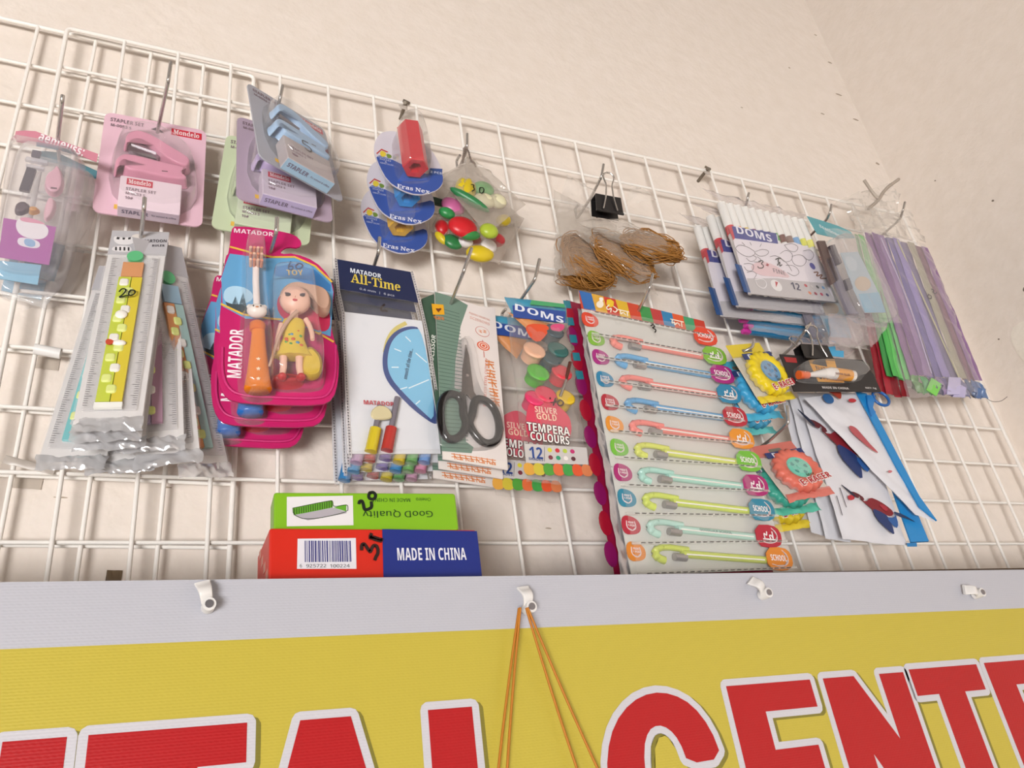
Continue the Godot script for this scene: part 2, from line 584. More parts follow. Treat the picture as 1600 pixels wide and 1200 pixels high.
func boxes():
	var r := carton("staple_box", "red and blue cardboard box marked MADE IN CHINA with a barcode, standing on the ledge", pose(Vector3(.1799,-.5358,.1).x, Vector3(.1799,-.5358,.1).y, .1), .1405, .0385, .0545, "cc2615")
	flat("blue_half", V([.0728,-.0002,.1405,-.0011,.1404,-.0339,.0718,-.0328]), "14287c", r, .0003)
	flat("barcode_label", V([.0174,-.0071,.0548,-.0065,.0544,-.0271,.0169,-.0267]), "dddbe2", r, .0003)
	var bars := SurfaceTool.new()
	bars.begin(Mesh.PRIMITIVE_TRIANGLES)
	var a: Vector2 = Vector2(.0218,-.0084)
	var z: Vector2 = Vector2(.0513,-.0224)
	var rng := RandomNumberGenerator.new()
	rng.seed = 5
	var x := a.x
	while x < z.x:
		var wid := rng.randf_range(.0002, .0009)
		plate(rect(x, z.y, minf(x + wid, z.x), a.y), .0002, .00045, bars)
		x += wid + rng.randf_range(.0003, .0008)
	bars.generate_normals()
	part("barcode_bars", bars.commit(), ink("2b2e74"), r)
	text(r, "6", Vector2(.0193,-.0248), 0, .0021, "333333", .0005, 0, font_plain)
	text(r, "925722", Vector2(.0288,-.0249), .0125, .0021, "333333", .0005, 0, font_plain)
	text(r, "100224", Vector2(.0438,-.0251), .0125, .0021, "333333", .0005, 0, font_plain)
	text(r, "MADE IN CHINA", Vector2(.1062,-.0176), .0485, .0085, "e2e2ea", .0006)
	strokes(r, [V([.0582,-.0144,.0583,-.0114,.0598,-.0104,.0612,-.0119,.0631,-.0154,.064,-.016,.0657,-.0119,.0678,-.0114,.0691,-.0139,.069,-.017,.0673,-.0195,.0667,-.0212]), V([.0651,-.0037,.064,-.0063,.0665,-.0058,.069,-.0068,.0715,-.0075,.0725,-.0078]), V([.064,-.0063,.0657,-.0068,.0679,-.0078,.0714,-.0086])], .0022, "2b0a06")
	for i in 4:
		var t := part("side_print", plate(rect(-.004, .003 + i * .008, .004, .009 + i * .008), 0, .0002), ink("cf8f80"), r)
		t.transform = Transform3D(Basis(Vector3.UP, -PI / 2), Vector3(-.0001, -.034, -.008 - i * .011))
	var g := carton("staple_box", "lime green staple box printed upside down, lying on the red and blue box", pose(Vector3(.1836,-.5081,.092).x, Vector3(.1836,-.5081,.092).y, .092, -3), .1245, .0275, .024, "7db31e")
	flat("white_panel", V([.0082,-.0034,.0516,-.0023,.0513,-.0234,.0082,-.0238]), "dedcde", g, .0003)
	flat("staple_picture_back", V([.0121,-.0114,.0371,-.0058,.0379,-.0066,.0379,-.0109,.0207,-.0146,.0125,-.0161]), "5fa224", g, .00042)
	flat("staple_picture_face", V([.0125,-.0163,.038,-.011,.0469,-.0142,.0469,-.015,.0216,-.0199]), "a9a4ac", g, .00045)
	flat("staple_picture_end", V([.0385,-.011,.0471,-.0087,.0467,-.0137]), "5fa224", g, .00042)
	var lines := []
	for i in 17:
		lines.append(PackedVector2Array([Vector2(.013,-.0119).lerp(Vector2(.0371,-.0064), i / 16.0), Vector2(.013,-.0158).lerp(Vector2(.037,-.0109), i / 16.0)]))
	lines.append(V([.0121,-.0114,.0371,-.0058,.0381,-.0069,.038,-.0109,.0474,-.0087,.0481,-.0107,.0477,-.0144,.0216,-.02,.0123,-.0163,.012,-.0114]))
	strokes(g, lines, .0004, "2c3a12", .0006, "staple_picture_lines")
	text(g, "GooD Quality", Vector2(.0821,-.0152), .0487, .0062, "123a14", .0004, 180, font_plain)
	text(g, "Oneiro", Vector2(.1006,-.005), .0105, .0026, "2f5c1a", .0004, 180, font_plain)
	text(g, "MADE IN CHINA", Vector2(.0777,-.0055), .027, .0026, "2f5c1a", .0004, 180, font_plain)
	strokes(g, [V([.0555,-.0081,.0559,-.0065,.0577,-.0062,.0584,-.0083,.0589,-.0126,.0607,-.0126,.0634,-.0115,.0641,-.0099,.0639,-.0071]), V([.0629,-.0006,.0655,.0003,.0673,-.0016,.0666,-.0044,.0642,-.0052,.0622,-.0039,.0626,-.0012,.0637,0])], .0021, "0c160a")

# ---------------------------------------------------------------- hooks, nails and tape on the grid
func hooks():
	var steel := mat("c6c2be", .25, .85)
	var list := [
		["holding the clear pencil case at the far left", [Vector3(.0181,-.1887,.046), Vector3(.023,-.187,.088), Vector3(.023,-.1825,.089)]],
		["holding the pink stapler card", [Vector3(.0892,-.131,.018), Vector3(.0955,-.1301,.079), Vector3(.0961,-.1087,.08)]],
		["holding the blue, purple and green stapler cards", [Vector3(.189,-.1087,.045), Vector3(.19,-.107,.065), Vector3(.1921,-.0913,.066)]],
		["behind the red hexagonal eraser", [Vector3(.3223,-.0741,.03), Vector3(.3206,-.0724,.036), Vector3(.3214,-.0677,.037)]],
		["carrying the ball chains of the fruit eraser bags", [Vector3(.3911,-.0819,.02), Vector3(.3894,-.0809,.031), Vector3(.391,-.0635,.032)]],
		["holding the binder clip of the rubber band bags", [Vector3(.5325,-.1209,.03), Vector3(.5294,-.1195,.062), Vector3(.5352,-.1012,.063)]],
		["holding the folding ruler packs", [Vector3(.0863,-.2749,.043), Vector3(.0877,-.2737,.079), Vector3(.0874,-.2643,.08)]],
		["holding the pink toothbrush and doll cards", [Vector3(.1817,-.2973,.08), Vector3(.1825,-.2954,.101), Vector3(.1827,-.2827,.102)]],
		["holding the clear pen wallets", [Vector3(.2732,-.2762,.047), Vector3(.2724,-.275,.07), Vector3(.2736,-.2601,.071)]],
		["holding the scissors cards", [Vector3(.3459,-.2987,.037), Vector3(.3415,-.2973,.088), Vector3(.3512,-.2719,.089)]],
		["holding the paint pot bags", [Vector3(.4184,-.2828,.046), Vector3(.4196,-.2812,.071), Vector3(.4276,-.2575,.072)]],
		["holding the long strips of school pens", [Vector3(.5427,-.2867,.05), Vector3(.5342,-.2851,.087), Vector3(.5416,-.2678,.088)]],
		["holding the felt pen wallets", [Vector3(.7219,-.121,.066), Vector3(.7173,-.12,.075), Vector3(.721,-.1122,.076)]],
		["holding the teal topped pencil case bag", [Vector3(.8408,-.1232,.07), Vector3(.8366,-.122,.082), Vector3(.8431,-.1093,.083)]],
		["holding the purple sleeve bag at the far right", [Vector3(1.0045,-.0759,.055), Vector3(.9941,-.0749,.071), Vector3(1.004,-.0602,.072)]],
		["under the binder clip of the black glue card", [Vector3(.7479,-.2978,.04), Vector3(.7408,-.2964,.068), Vector3(.7513,-.2858,.069)]],
		["holding the upper yellow wheel eraser pack", [Vector3(.6559,-.3258,.058), Vector3(.6635,-.3239,.064), Vector3(.6678,-.3139,.065)]],
		["holding the lower salmon wheel eraser pack", [Vector3(.6716,-.4176,.04), Vector3(.6678,-.4157,.074), Vector3(.6724,-.3969,.075)]],
	]
	for e in list:
		var p: Array = e[1]
		var b: Vector3 = p[0]
		var o := thing("display_hook", "steel prong hook " + e[0], "hook", pose(b.x, b.y, 0), "steel display hooks")
		var wall := Vector3(b.x, b.y, -.005)
		var path := PackedVector3Array([Vector3(0, .012, .006), Vector3(0, .014, -.005), Vector3(0, -.001, -.005), p[0] - Vector3(b.x, b.y, 0), p[1] - Vector3(b.x, b.y, 0), p[2] - Vector3(b.x, b.y, 0)])
		part("prong", tube(bend(path, .004), .0016, 8), steel, o)
	var rust := mat("7d7468", .5, .7)
	var nail := func_nail(Vector3(.3344,-.0044,0), "bent grey nail with a torn plastic plug at the top rail above the red eraser", rust)
	nail = func_nail(Vector3(.746,-.0012,0), "bent grey nail holding the top rail above the felt pen wallets", rust)
	var sleeve := thing("cable_sleeve", "short white plastic sleeve round a grid wire at the left edge", "sleeve", pose(Vector3(.0296,-.3585,0).x, Vector3(.0296,-.3585,0).y, -.003, 0, 0, -7))
	part("tube", tube(PackedVector3Array([Vector3(-.0095, 0, 0), Vector3(.0085, 0, 0)]), .0042, 14), mat("e9e7e4", .35), sleeve)
	var tape := [[Vector3(.0286,-.3596,-.0185), .0155, .011, "0", "grey tape square on the wall below the white sleeve"], [Vector3(.0284,-.4588,-.0185), .018, .011, "1", "dirty grey tape square on the wall under the doubled wire"], [Vector3(.0904,-.5289,-.0185), .01, .009, "2", "brown scrap of tape low on the wall at the banner"], [Vector3(.0911,-.0831,-.0185), .024, .008, "3", "grey tape strip on the wall behind the pink stapler card"]]
	for e in tape:
		var t := thing("tape_scrap", e[4], "tape", pose(e[0].x, e[0].y, -.0198, 0, 0, -3))
		part("strip", crinkle(rect(-e[1] / 2, e[2] / 2, e[1] / 2, -e[2] / 2), .0003, .0004, int(e[3]) + 3, 6, 5, false, .0005), mat("6d5a44" if e[3] == "2" else "b9aea2", .35), t)
	var fold := thing("tape_scrap", "folded grey tape strip lying along the doubled wire at the left edge", "tape", pose(Vector3(.0302,-.4553,.001).x, Vector3(.0302,-.4553,.001).y, .002, 0, 0, -14))
	part("strip", crinkle(V([-.0165, .003, .0165, .003, .0165, -.003, -.0165, -.003]), .0012, .0006, 8, 8, 4, true), mat("b7aea5", .35), fold)

func func_nail(at: Vector3, label: String, m: Material) -> Node3D:
	var o := thing("nail", label, "nail", pose(at.x, at.y, 0), "nails over the top rail")
	part("shank", tube(PackedVector3Array([Vector3(.001, .001, -.02), Vector3(.0005, .0015, .004), Vector3(-.003, -.006, .010)]), .0021, 8), m, o)
	part("head", tube(PackedVector3Array([Vector3(.0012, .003, .002), Vector3(.0018, .0045, .0045)]), .0042, 12), m, o)
	part("plug", crinkle(V([-.008, -.004, .002, -.003, .001, -.011, -.006, -.010]), .002, .0012, 11, 6, 6, true, .004), mat("b7aca2", .5), o)
	return o
# ---------------------------------------------------------------- packs, left part
func shifted(t: Transform3D, dx: float, dy: float, dz: float, yaw := 0.0, roll := 0.0) -> Transform3D:
	return Transform3D(t.basis * Basis.from_euler(Vector3(0, deg_to_rad(yaw), deg_to_rad(roll))), t.origin + Vector3(dx, dy, dz))

func pencil_case(at: Transform3D, label: String, header: String, panel: String, detailed: bool) -> Node3D:
	var o := thing("pencil_case_pack", label, "pencil case", at, "clear boxed pencil cases")
	part("header_card", plate(V([-.0243,.0109,-.0187,.0128,-.0111,.0142,.0038,.011,.035,.0053,.0348,-.002,.0226,.0007,-.0017,.0025,-.025,.0023]), -.0015, -.0008), paper(header), o)
	if detailed:
		text(o, "aemeuss:", Vector2(.0084,.0066), .0335, .0062, "e9dfe2", -.0003, -11.5)
	part("shell", dome(soft(V([-.026,.0021,-.016,.0023,.0049,.0028,.0258,-.0013,.0269,-.0232,.0257,-.0508,.0263,-.0918,.0204,-.1174,.0082,-.1217,-.0095,-.1207,-.0227,-.1184,-.0228,-.1004,-.0248,-.0549,-.0257,-.0205])), -.002, .020, .003), film(.10, "dcd8de"), o)
	part("inner_box", dome(soft(V([-.0191,-.0014,-.004,.0006,.0159,.0002,.0219,-.0047,.022,-.0323,.0205,-.0772,.0183,-.1009,.013,-.1095,-.0108,-.1112,-.0212,-.1076,-.0223,-.0821,-.0214,-.0338])), .0005, .0185, .003), film(.08, "d8d4dc"), o)
	part("bottom_seal", crinkle(V([-.0167,-.1219,.0192,-.1176,.0145,-.1313,-.0138,-.1251]), .003, .0022, 7, 14, 6), film(.14), o)
	part("printed_panel", plate(V([-.0204,-.0666,.0151,-.067,.0143,-.0985,-.0195,-.0981]), .0108, .0114), paper(panel), o)
	part("printed_tray", plate(V([-.0194,-.1007,.0091,-.0994,.0087,-.1153,-.019,-.1147]), .0098, .0112), paper("7fb3cf"), o)
	if not detailed:
		return o
	# contents seen through the lid
	part("pencil", plate(V([-.0116,-.0205,-.0051,-.0209,-.0077,-.0403,-.0144,-.0402]), .003, .007), plastic("4d474d"), o)
	part("pencil_end", plate(V([-.0098,-.0053,-.0039,-.0052,-.0045,-.0108,-.0101,-.0105]), .003, .007), plastic("5b5660"), o)
	part("divider", plate(V([-.0128,-.012,.0018,-.0123,.0017,-.0149,-.0137,-.0149]), .003, .008), film(.4, "dedde4", .2), o)
	part("divider", plate(V([-.012,-.0182,.0004,-.0186,0,-.0204,-.0123,-.0202]), .003, .008), film(.4, "dedde4", .2), o)
	part("sharpener", dome(soft(V([.0092,-.0141,.0131,-.0214,.0152,-.0306,.0128,-.0383,.0065,-.0401,.0017,-.0335,.0024,-.0237,.0066,-.0204])), .003, .011, .001), plastic("d9a9b8"), o)
	flat("sharpener_slot", V([.0073,-.0351,.0116,-.0348,.0115,-.0361,.0073,-.0364]), "6d4a56", o, .0113)
	part("eraser", dome(soft(V([.0052,-.0423,.0107,-.042,.0119,-.0536,.0068,-.0625,.0043,-.0568])), .003, .009, .001), plastic("dfb3bf"), o)
	part("toy_block", dome(soft(V([-.0152,-.0513,-.0079,-.0482,-.0051,-.0547,-.0102,-.0597,-.0151,-.0591])), .003, .009, .001), plastic("54434a"), o)
	part("toy_block", dome(soft(V([-.0061,-.0526,.0002,-.0516,.0013,-.0558,-.0054,-.0579])), .003, .010, .001), plastic("d79a4e"), o)
	flat("printed_animal_head", soft(V([-.0112,-.0645,-.0006,-.0639,.0103,-.0679,.0105,-.0763,.0041,-.0802,-.0074,-.079,-.012,-.0723])), "e8e2e8", o, .0117)
	flat("printed_animal_body", soft(V([-.0079,-.0794,.006,-.0803,.0065,-.087,-.0062,-.0872,-.0094,-.0839])), "e4dfe8", o, .01165)
	flat("printed_bib", soft(V([-.005,-.08,.0028,-.0804,.0034,-.0864,-.0039,-.0862])), "86aed4", o, .0118)
	flat("printed_bow", soft(V([-.01,-.0639,-.0007,-.0631,.0093,-.0666,.0023,-.0667,-.0089,-.0674])), "d890a8", o, .0118)
	return o

func stapler_pack(at: Transform3D, label: String, card: String, body: String, box: String, strip: String, labels := true) -> Node3D:
	var o := thing("stapler_pack", label, "stapler pack", at, "carded stapler sets")
	part("card", plate(rrect(-.0425, -.119, .0425, 0, .007), -.0014, 0), paper(card), o)
	flat("hang_hole", V([-.0045, -.0115, .0065, -.0135, .0005, -.0075]), "4a3f44", o, .0003)
	text(o, "STAPLER SET", Vector2(-.0241,-.0085), .027, .0044, "837078", .0004, 0)
	text(o, "M-0053 S", Vector2(-.0286,-.0152), .0165, .0034, "8d7a82", .0004, 0)
	part("brand_label", plate(rect(.0125, -.0135, .0385, -.0055), 0, .0004), ink("c8283c"), o)
	text(o, "Mondelo", Vector2(.0253, -.0095), .022, .0058, "f0e4e6", .0007, 0, font_serif)
	# stapler
	var arm := soft(V([-.0242,-.0442,-.0238,-.0353,-.0199,-.0296,-.0137,-.027,-.0041,-.0294,.0114,-.0399,.027,-.0502,.03,-.0532,.0296,-.0589,.0265,-.0616,.0194,-.0609,.0061,-.0524,-.0024,-.043,-.0115,-.0379,-.0164,-.0381,-.0205,-.0413,-.0226,-.0463]), 2)
	part("stapler_arm", dome(arm, .001, .0125, .0012), plastic(body), o)
	part("stapler_rail", plate(V([-.0227,-.0406,-.0164,-.0363,-.0064,-.0384,.0061,-.0487,.0024,-.0541,-.0075,-.053,-.0194,-.0495]), .001, .007), mat("a8a2a8", .2, .9), o)
	part("stapler_spring", plate(V([-.019,-.0407,-.0111,-.0415,.002,-.0464,.0016,-.0478,-.0119,-.0442,-.0187,-.0425]), .007, .0085), mat("e2dfe4", .15, .9), o)
	var base := soft(V([-.0297,-.0767,-.0299,-.0681,-.0263,-.0602,-.0199,-.0573,-.0053,-.0587,.0085,-.061,.0225,-.0619,.0263,-.0627,.0234,-.0706,.0292,-.0758,.0252,-.0786,.0075,-.0786,-.008,-.0772,-.0222,-.0768,-.0226,-.0648,-.0258,-.0667,-.0283,-.0735,-.0276,-.0776]), 1)
	part("stapler_base", dome(base, .001, .0122, .0012), plastic(body), o)
	flat("base_slot", V([.0072,-.0723,.0121,-.0718,.0119,-.0727,.0072,-.0732]), "5d3a46", o, .0125)
	part("front_gap", plate(V([.0233,-.0678,.0264,-.0648,.0257,-.0716,.0239,-.0725]), .0115, .0125), plastic("6b2f42"), o)
	# staple box in the lower half
	var a: Vector2 = Vector2(-.0238,-.0843)
	var b: Vector2 = Vector2(.024,-.0829)
	var c: Vector2 = Vector2(-.0235,-.1103)
	var w := b.x - a.x
	var h := .0345
	var x0 := a.x
	var y1 := a.y - .001
	part("refill_box", block(w, h, .0125, .0008), paper(box), o, Vector3(x0 + w / 2, y1 - h / 2, .0064))
	if labels:
		part("brand_label", plate(rect(x0 + .005, y1 - .0095, x0 + .025, y1 - .0025), .0126, .0129), ink("c4344a"), o)
	if labels:
		text(o, "Mondelo", Vector2(x0 + .015, y1 - .0059), .017, .0048, "f0dfe2", .0131, 0, font_serif)
	text(o, "STAPLER SET", Vector2(x0 + .0165, y1 - .0145), .023, .0032, "8a747e", .0130)
	text(o, "M-0053 S", Vector2(x0 + .0125, y1 - .0195), .0145, .0028, "907a84", .0130)
	text(o, "10#", Vector2(x0 + .008, y1 - .0245), .006, .003, "907a84", .0130)
	var under := part("box_underside", plate(rect(x0 + .0005, 0, x0 + w - .0005, .0118), 0, .0004), paper(strip), o)
	under.transform = Transform3D(Basis(Vector3(1, 0, 0), Vector3(0, 0, 1), Vector3(0, -1, 0)), Vector3(0, y1 - h + .0001, .0004))
	var t := text(o, "STAPLER", Vector2(x0 + w * .28, .0072), w * .42, .0042, "7d7488", .0006)
	t.transform = Transform3D(Basis(Vector3(1, 0, 0), Vector3(0, 0, 1), Vector3(0, -1, 0)), Vector3(0, y1 - h + .0001, 0)) * t.transform
	t = text(o, "for school & office", Vector2(x0 + w * .74, .0072), w * .4, .002, "8c8496", .0006, 0, font_plain)
	t.transform = Transform3D(Basis(Vector3(1, 0, 0), Vector3(0, 0, 1), Vector3(0, -1, 0)), Vector3(0, y1 - h + .0001, 0)) * t.transform
	flat("yellow_mark", rect(x0 - .003, -.1125, x0 + .008, -.1075), "e0b450", o, .0003)
	flat("lilac_mark", rect(x0 + .009, -.1125, x0 + .02, -.1075), "c3aad0", o, .00032)
	part("blister", dome(soft(V([-.031, -.026, -.012, -.016, .01, -.02, .036, -.045, .036, -.112, -.033, -.112]), 2), 0, .0165, .0025), film(.06), o)
	return o

func ruler_pack(at: Transform3D, label: String, left: String, right: String, top: String, detailed: bool) -> Node3D:
	var o := thing("ruler_pack", label, "ruler pack", at, "bagged folding rulers")
	part("header_card", plate(rect(-.021, -.028, .021, .0005), -.0006, 0), paper("b6b4b8"), o)
	part("backing_card", plate(rect(-.0205, -.193, .0205, -.028), -.0007, -.0002), paper("d8d5d4"), o)
	part("sleeve", crinkle(V([-.0215, -.027, .0215, -.027, .0215, -.191, -.0215, -.191]), .0028, .0007, 21 + taken["ruler_pack"], 12, 30, false, .0005), film(.1), o)
	part("bottom_seal", crinkle(V([-.0215, -.189, .0215, -.189, .022, -.2, -.022, -.2]), .0012, .0026, 31 + taken["ruler_pack"], 16, 5, false, .001, 90.0), mat("d9d9dc", .12, .45, .55), o)
	if detailed:
		flat("hang_hole", oval(Vector2(-.001, -.006), .005, .0026, 16), "d9d2cc", o, .0003)
		text(o, "CARTOON", Vector2(.0115, -.011), .017, .0034, "4c484c", .0003, 3)
		text(o, "RULER", Vector2(.0145, -.0165), .009, .0024, "57535a", .0003, 3)
		flat("printed_kitten_head", soft(V([-.0185, -.006, -.012, -.0085, -.0055, -.006, -.003, -.012, -.006, -.0165, -.015, -.0165, -.019, -.011])), "dddadb", o, .0002)
		flat("printed_stripe", V([-.0165, -.0075, -.0145, -.008, -.0148, -.0105, -.0168, -.010]), "2f2b2e", o, .00032)
		flat("printed_stripe", V([-.0125, -.0082, -.0105, -.0082, -.0108, -.0105, -.0122, -.0105]), "2f2b2e", o, .00032)
		flat("printed_stripe", V([-.0085, -.008, -.0065, -.0072, -.0066, -.0098, -.0082, -.0102]), "2f2b2e", o, .00032)
		flat("printed_paws", soft(V([-.0185, -.0195, -.0185, -.0245, -.004, -.025, -.005, -.0185, -.012, -.0175])), "dddadb", o, .0002)
		for i in 4:
			flat("printed_stripe", V([-.0165 + i * .003, -.0195, -.0152 + i * .003, -.0195, -.0148 + i * .003, -.0235, -.016 + i * .003, -.0235]), "2f2b2e", o, .00032)
	part("ruler_plate", plate(rect(-.0165, -.183, .0165, -.033), .0005, .0022), film(.22, "e4e2e4", .12), o)
	var ticks := SurfaceTool.new()
	ticks.begin(Mesh.PRIMITIVE_TRIANGLES)
	for i in 75:
		var y := -.035 - i * .00195
		var l := .0045 if i % 5 == 0 else .0026
		plate(rect(-.0162, y, -.0162 + l, y + .0003), .0022, .0024, ticks)
		plate(rect(.0162 - l, y, .0162, y + .0003), .0022, .0024, ticks)
	ticks.generate_normals()
	part("ruler_scale", ticks.commit(), ink("5f5b5e"), o)
	part("folding_joint", tube(PackedVector3Array([Vector3(0, -.034, .001), Vector3(0, -.034, .0045)]), .0058, 20), mat("5cb57c", .3), o)
	# jelly coloured puzzle strips along the middle
	part("strip_left", plate(rect(-.0085, -.178, .0, -.058), .0022, .0046), mat(left, .25, 0, .9), o)
	part("strip_right", plate(rect(.0005, -.178, .0075, -.058), .0022, .0044), mat(right, .25, 0, .9), o)
	part("strip_top", plate(rect(-.0075, -.057, .007, -.041), .0022, .0042), mat(top, .25, 0, .85), o)
	for i in 12:
		var y := -.064 - i * .0094
		part("strip_bump", dome(rrect(-.0075 + .004 * (i % 2), y - .0036, -.001 + .004 * (i % 2), y + .0036, .0018, 3), .0042, .0058, .0008), mat("dfe890" if i % 3 else "ece9e2", .25, 0, .9), o)
	if detailed:
		strokes(o, [V([-.0055, -.077, -.004, -.0735, -.001, -.0745, -.002, -.079, -.0055, -.0835, -.0015, -.0815, .001, -.081]), V([.0022, -.075, .0006, -.079, .0022, -.0815, .0052, -.079, .005, -.0755, .0022, -.075, .001, -.077])], .0011, "15200f", .0075)
		part("red_charm", plate(soft(V([-.008, -.123, -.004, -.1245, -.003, -.127, -.006, -.129, -.009, -.127])), .0058, .0066), mat("c04a30", .3), o)
		part("white_charm", ball(.0042, .0042, .002, 8), plastic("ece8e0"), o, Vector3(-.002, -.0985, .0055))
		part("white_charm", ball(.0046, .0026, .002, 8), plastic("ece8e0"), o, Vector3(.0, -.1265, .0055))
		part("strip_end", plate(rect(-.009, -.183, .008, -.1785), .0022, .0046), plastic("e8e8e2"), o)
	return o

func toothbrush_pack(at: Transform3D, label: String, handle: String, dark: String, front: bool) -> Node3D:
	var o := thing("toothbrush_pack", label, "toothbrush pack", at, "carded toothbrush and doll sets")
	var out := soft(V([-.0359,.0188,-.0326,.0232,-.0026,.0216,.0131,.0185,.019,.0108,.0161,.005,.0077,.0056,.0028,.0021,.0016,-.0025,.0128,-.0007,.0285,-.007,.0395,-.0213,.0427,-.0347,.0411,-.0494,.0388,-.0663,.0406,-.0805,.0442,-.0945,.0425,-.118,.0384,-.1328,.029,-.1385,-.0094,-.1378,-.0322,-.1359,-.0386,-.1297,-.0426,-.1161,-.0439,-.0917,-.0415,-.0781,-.0426,-.0683,-.0413,-.048,-.0424,-.0283,-.0398,-.0154,-.0368,-.001]), 1)
	part("card", plate(out, -.0016, 0), paper("bd1763"), o)
	flat("printed_castle_sky", V([-.0364,-.0053,-.0096,-.0075,.0128,-.0052,.0283,-.0122,.0405,-.0274,.0419,-.0365,.04,-.06,.0383,-.0786,.0201,-.0713,-.0046,-.0647,-.024,-.0653,-.0405,-.0551,-.0409,-.048,-.0421,-.0294,-.0394,-.0164]), "5f9cc8", o, .0002)
	flat("printed_cloud", soft(V([-.0402,-.0397,-.0325,-.035,-.0211,-.0384,-.0177,-.0466,-.0258,-.0532,-.0399,-.052])), "a9cbe0", o, .0003)
	flat("printed_forest", V([-.0386,-.0509,-.0338,-.0527,-.0315,-.0454,-.029,-.0534,-.0259,-.0409,-.0233,-.0551,-.0062,-.0624,-.0208,-.0631,-.037,-.0555]), "3f4a50", o, .0003)
	flat("printed_roof", V([-.0028,-.0157,.0109,-.0113,.0282,-.016,.0401,-.0301,.0398,-.0366,.0244,-.0311,.0107,-.0256,-.0028,-.0244]), "3b78b4", o, .0003)
	flat("printed_pink_glow", soft(V([-.0021,-.0435,.0124,-.032,.0277,-.0374,.0392,-.0537,.0376,-.0766,.0201,-.0703,.0003,-.0641])), "c22d55", o, .0004)
	for l in [V([-.0365,.0013,-.018,-.0038,-.0045,-.0062]), V([-.0045,-.0062,.0128,-.0047,.0283,-.0124,.0412,-.0274]), V([-.0418,-.0531,-.0257,-.0618,-.0046,-.0647,.002,-.0648]), V([.0267,-.075,.0333,-.0788,.0405,-.0836])]:
		part("yellow_band", plate(ribbon(l, .0016), .0003, .0006), ink("dfb544"), o)
	text(o, "MATADOR", Vector2(-.0187,.0173), .030, .0042, "eed9e2", .0004, -2.5)
	text(o, "MATADOR", Vector2(-.0307,-.096), .0415, .0095, "f2e6ec", .0006, 88)
	# hemmed rim of the blister
	var rim := SurfaceTool.new()
	rim.begin(Mesh.PRIMITIVE_TRIANGLES)
	var path := PackedVector3Array()
	for v in soft_line(V([.0418,-.0866,.0407,-.1142,.0357,-.1295,.0267,-.1333,-.0094,-.1323,-.0301,-.1304,-.0373,-.1215,-.0396,-.1086,-.0396,-.0915])):
		path.append(Vector3(v.x, v.y, .0006))
	part("pressed_rim", tube(path, .0011, 6, rim), paper("c62a72"), o)
	rim.generate_normals()
	o.get_child(o.get_child_count() - 1).mesh = rim.commit()
	# the toothbrush
	var foot: Vector2 = Vector2(-.015,-.1331)
	var neck: Vector2 = Vector2(-.0157,-.0767)
	var knob: Vector2 = Vector2(-.0161,-.0659)
	var tip: Vector2 = Vector2(-.017,-.0075)
	var zc := .011
	var L := neck.y - foot.y
	part("brush_handle", lathe([[.0001, 0], [.0088, 0], [.0096, .0015], [.0092, .005], [.0078, L * .25], [.0064, L * .5], [.0051, L * .75], [.0046, L * .92], [.0052, L * .97], [.0046, L]], 20, .8), mat(handle, .22), o, Vector3(foot.x, foot.y, zc))
	part("handle_collar", lathe([[.0052, 0], [.0056, .0015], [.0056, .006], [.004, .0075]], 18, .9), mat(dark, .25), o, Vector3(neck.x, neck.y - .006, zc))
	part("bear_face", ball(.0072, .0056, .0056), mat("e8dfd8", .3), o, Vector3(knob.x, knob.y, zc + .001))
	for s in [-1.0, 1.0]:
		part("bear_ear", ball(.0022, .0022, .0016, 6), mat("e8dfd8", .3), o, Vector3(knob.x + s * .0052, knob.y + .0042, zc))
		part("bear_eye", ball(.0006, .0008, .0006, 5), mat("2c2422", .3), o, Vector3(knob.x + s * .0026, knob.y + .0010, zc + .0064))
	part("bear_muzzle", ball(.0013, .0007, .0008, 6), mat("c27a3a", .3), o, Vector3(knob.x, knob.y, zc + .0066))
	part("brush_neck", tube(PackedVector3Array([Vector3(knob.x, knob.y + .006, zc - .002), Vector3(tip.x, knob.y + .03, zc - .004), Vector3(tip.x, tip.y, zc - .005)]), .0026, 10), mat("eadfdc", .28), o)
	for i in 4:
		for j in 3:
			part("bristle_tuft", tube(PackedVector3Array([Vector3(tip.x - .0039 + i * .0026, tip.y - .003 - j * .0058, zc - .003), Vector3(tip.x - .0041 + i * .0027, tip.y - .003 - j * .0058, zc + .006)]), .0012, 6), mat("dc8a68" if (i + j) % 2 else "e3b49c", .5), o)
	for i in 3:
		var sy := foot.y + .006 + i * .0085
		var star := PackedVector2Array()
		for k in 10:
			star.append(Vector2(foot.x, sy) + Vector2(0, .0016 if k % 2 == 0 else .0007).rotated(TAU * k / 10.0))
		part("star_print", plate(star, zc + .003, zc + .0078 - i * .0008), mat("f2ddc0", .4), o)
	part("brush_blister", dome(soft(V([-.0265,-.0036,-.0216,.0045,-.0115,.005,-.0091,-.0054,-.0087,-.0563,-.0041,-.0842,-.0027,-.1296,-.0096,-.1361,-.0263,-.1336,-.0281,-.1117,-.0258,-.0593])), 0, .0245, .003), film(.07), o)
	# the doll
	var doll_base: Vector2 = Vector2(.0087,-.1207)
	if not front:
		part("doll_stand", dome(soft(V([-.0042,-.1148,.0123,-.1154,.0154,-.1219,.0059,-.1248,-.005,-.1232])), 0, .012, .002), mat("b3202c", .3), o)
		part("doll_blister", dome(soft(V([-.0056,-.0311,.024,-.0268,.0301,-.0827,.0315,-.1177,.0281,-.1254,-.005,-.126,-.0065,-.0921])), 0, .0265, .003), film(.07), o)
		return o
	var skin := mat("e7b8a4", .4)
	var hc: Vector2 = Vector2(.0117,-.0554)
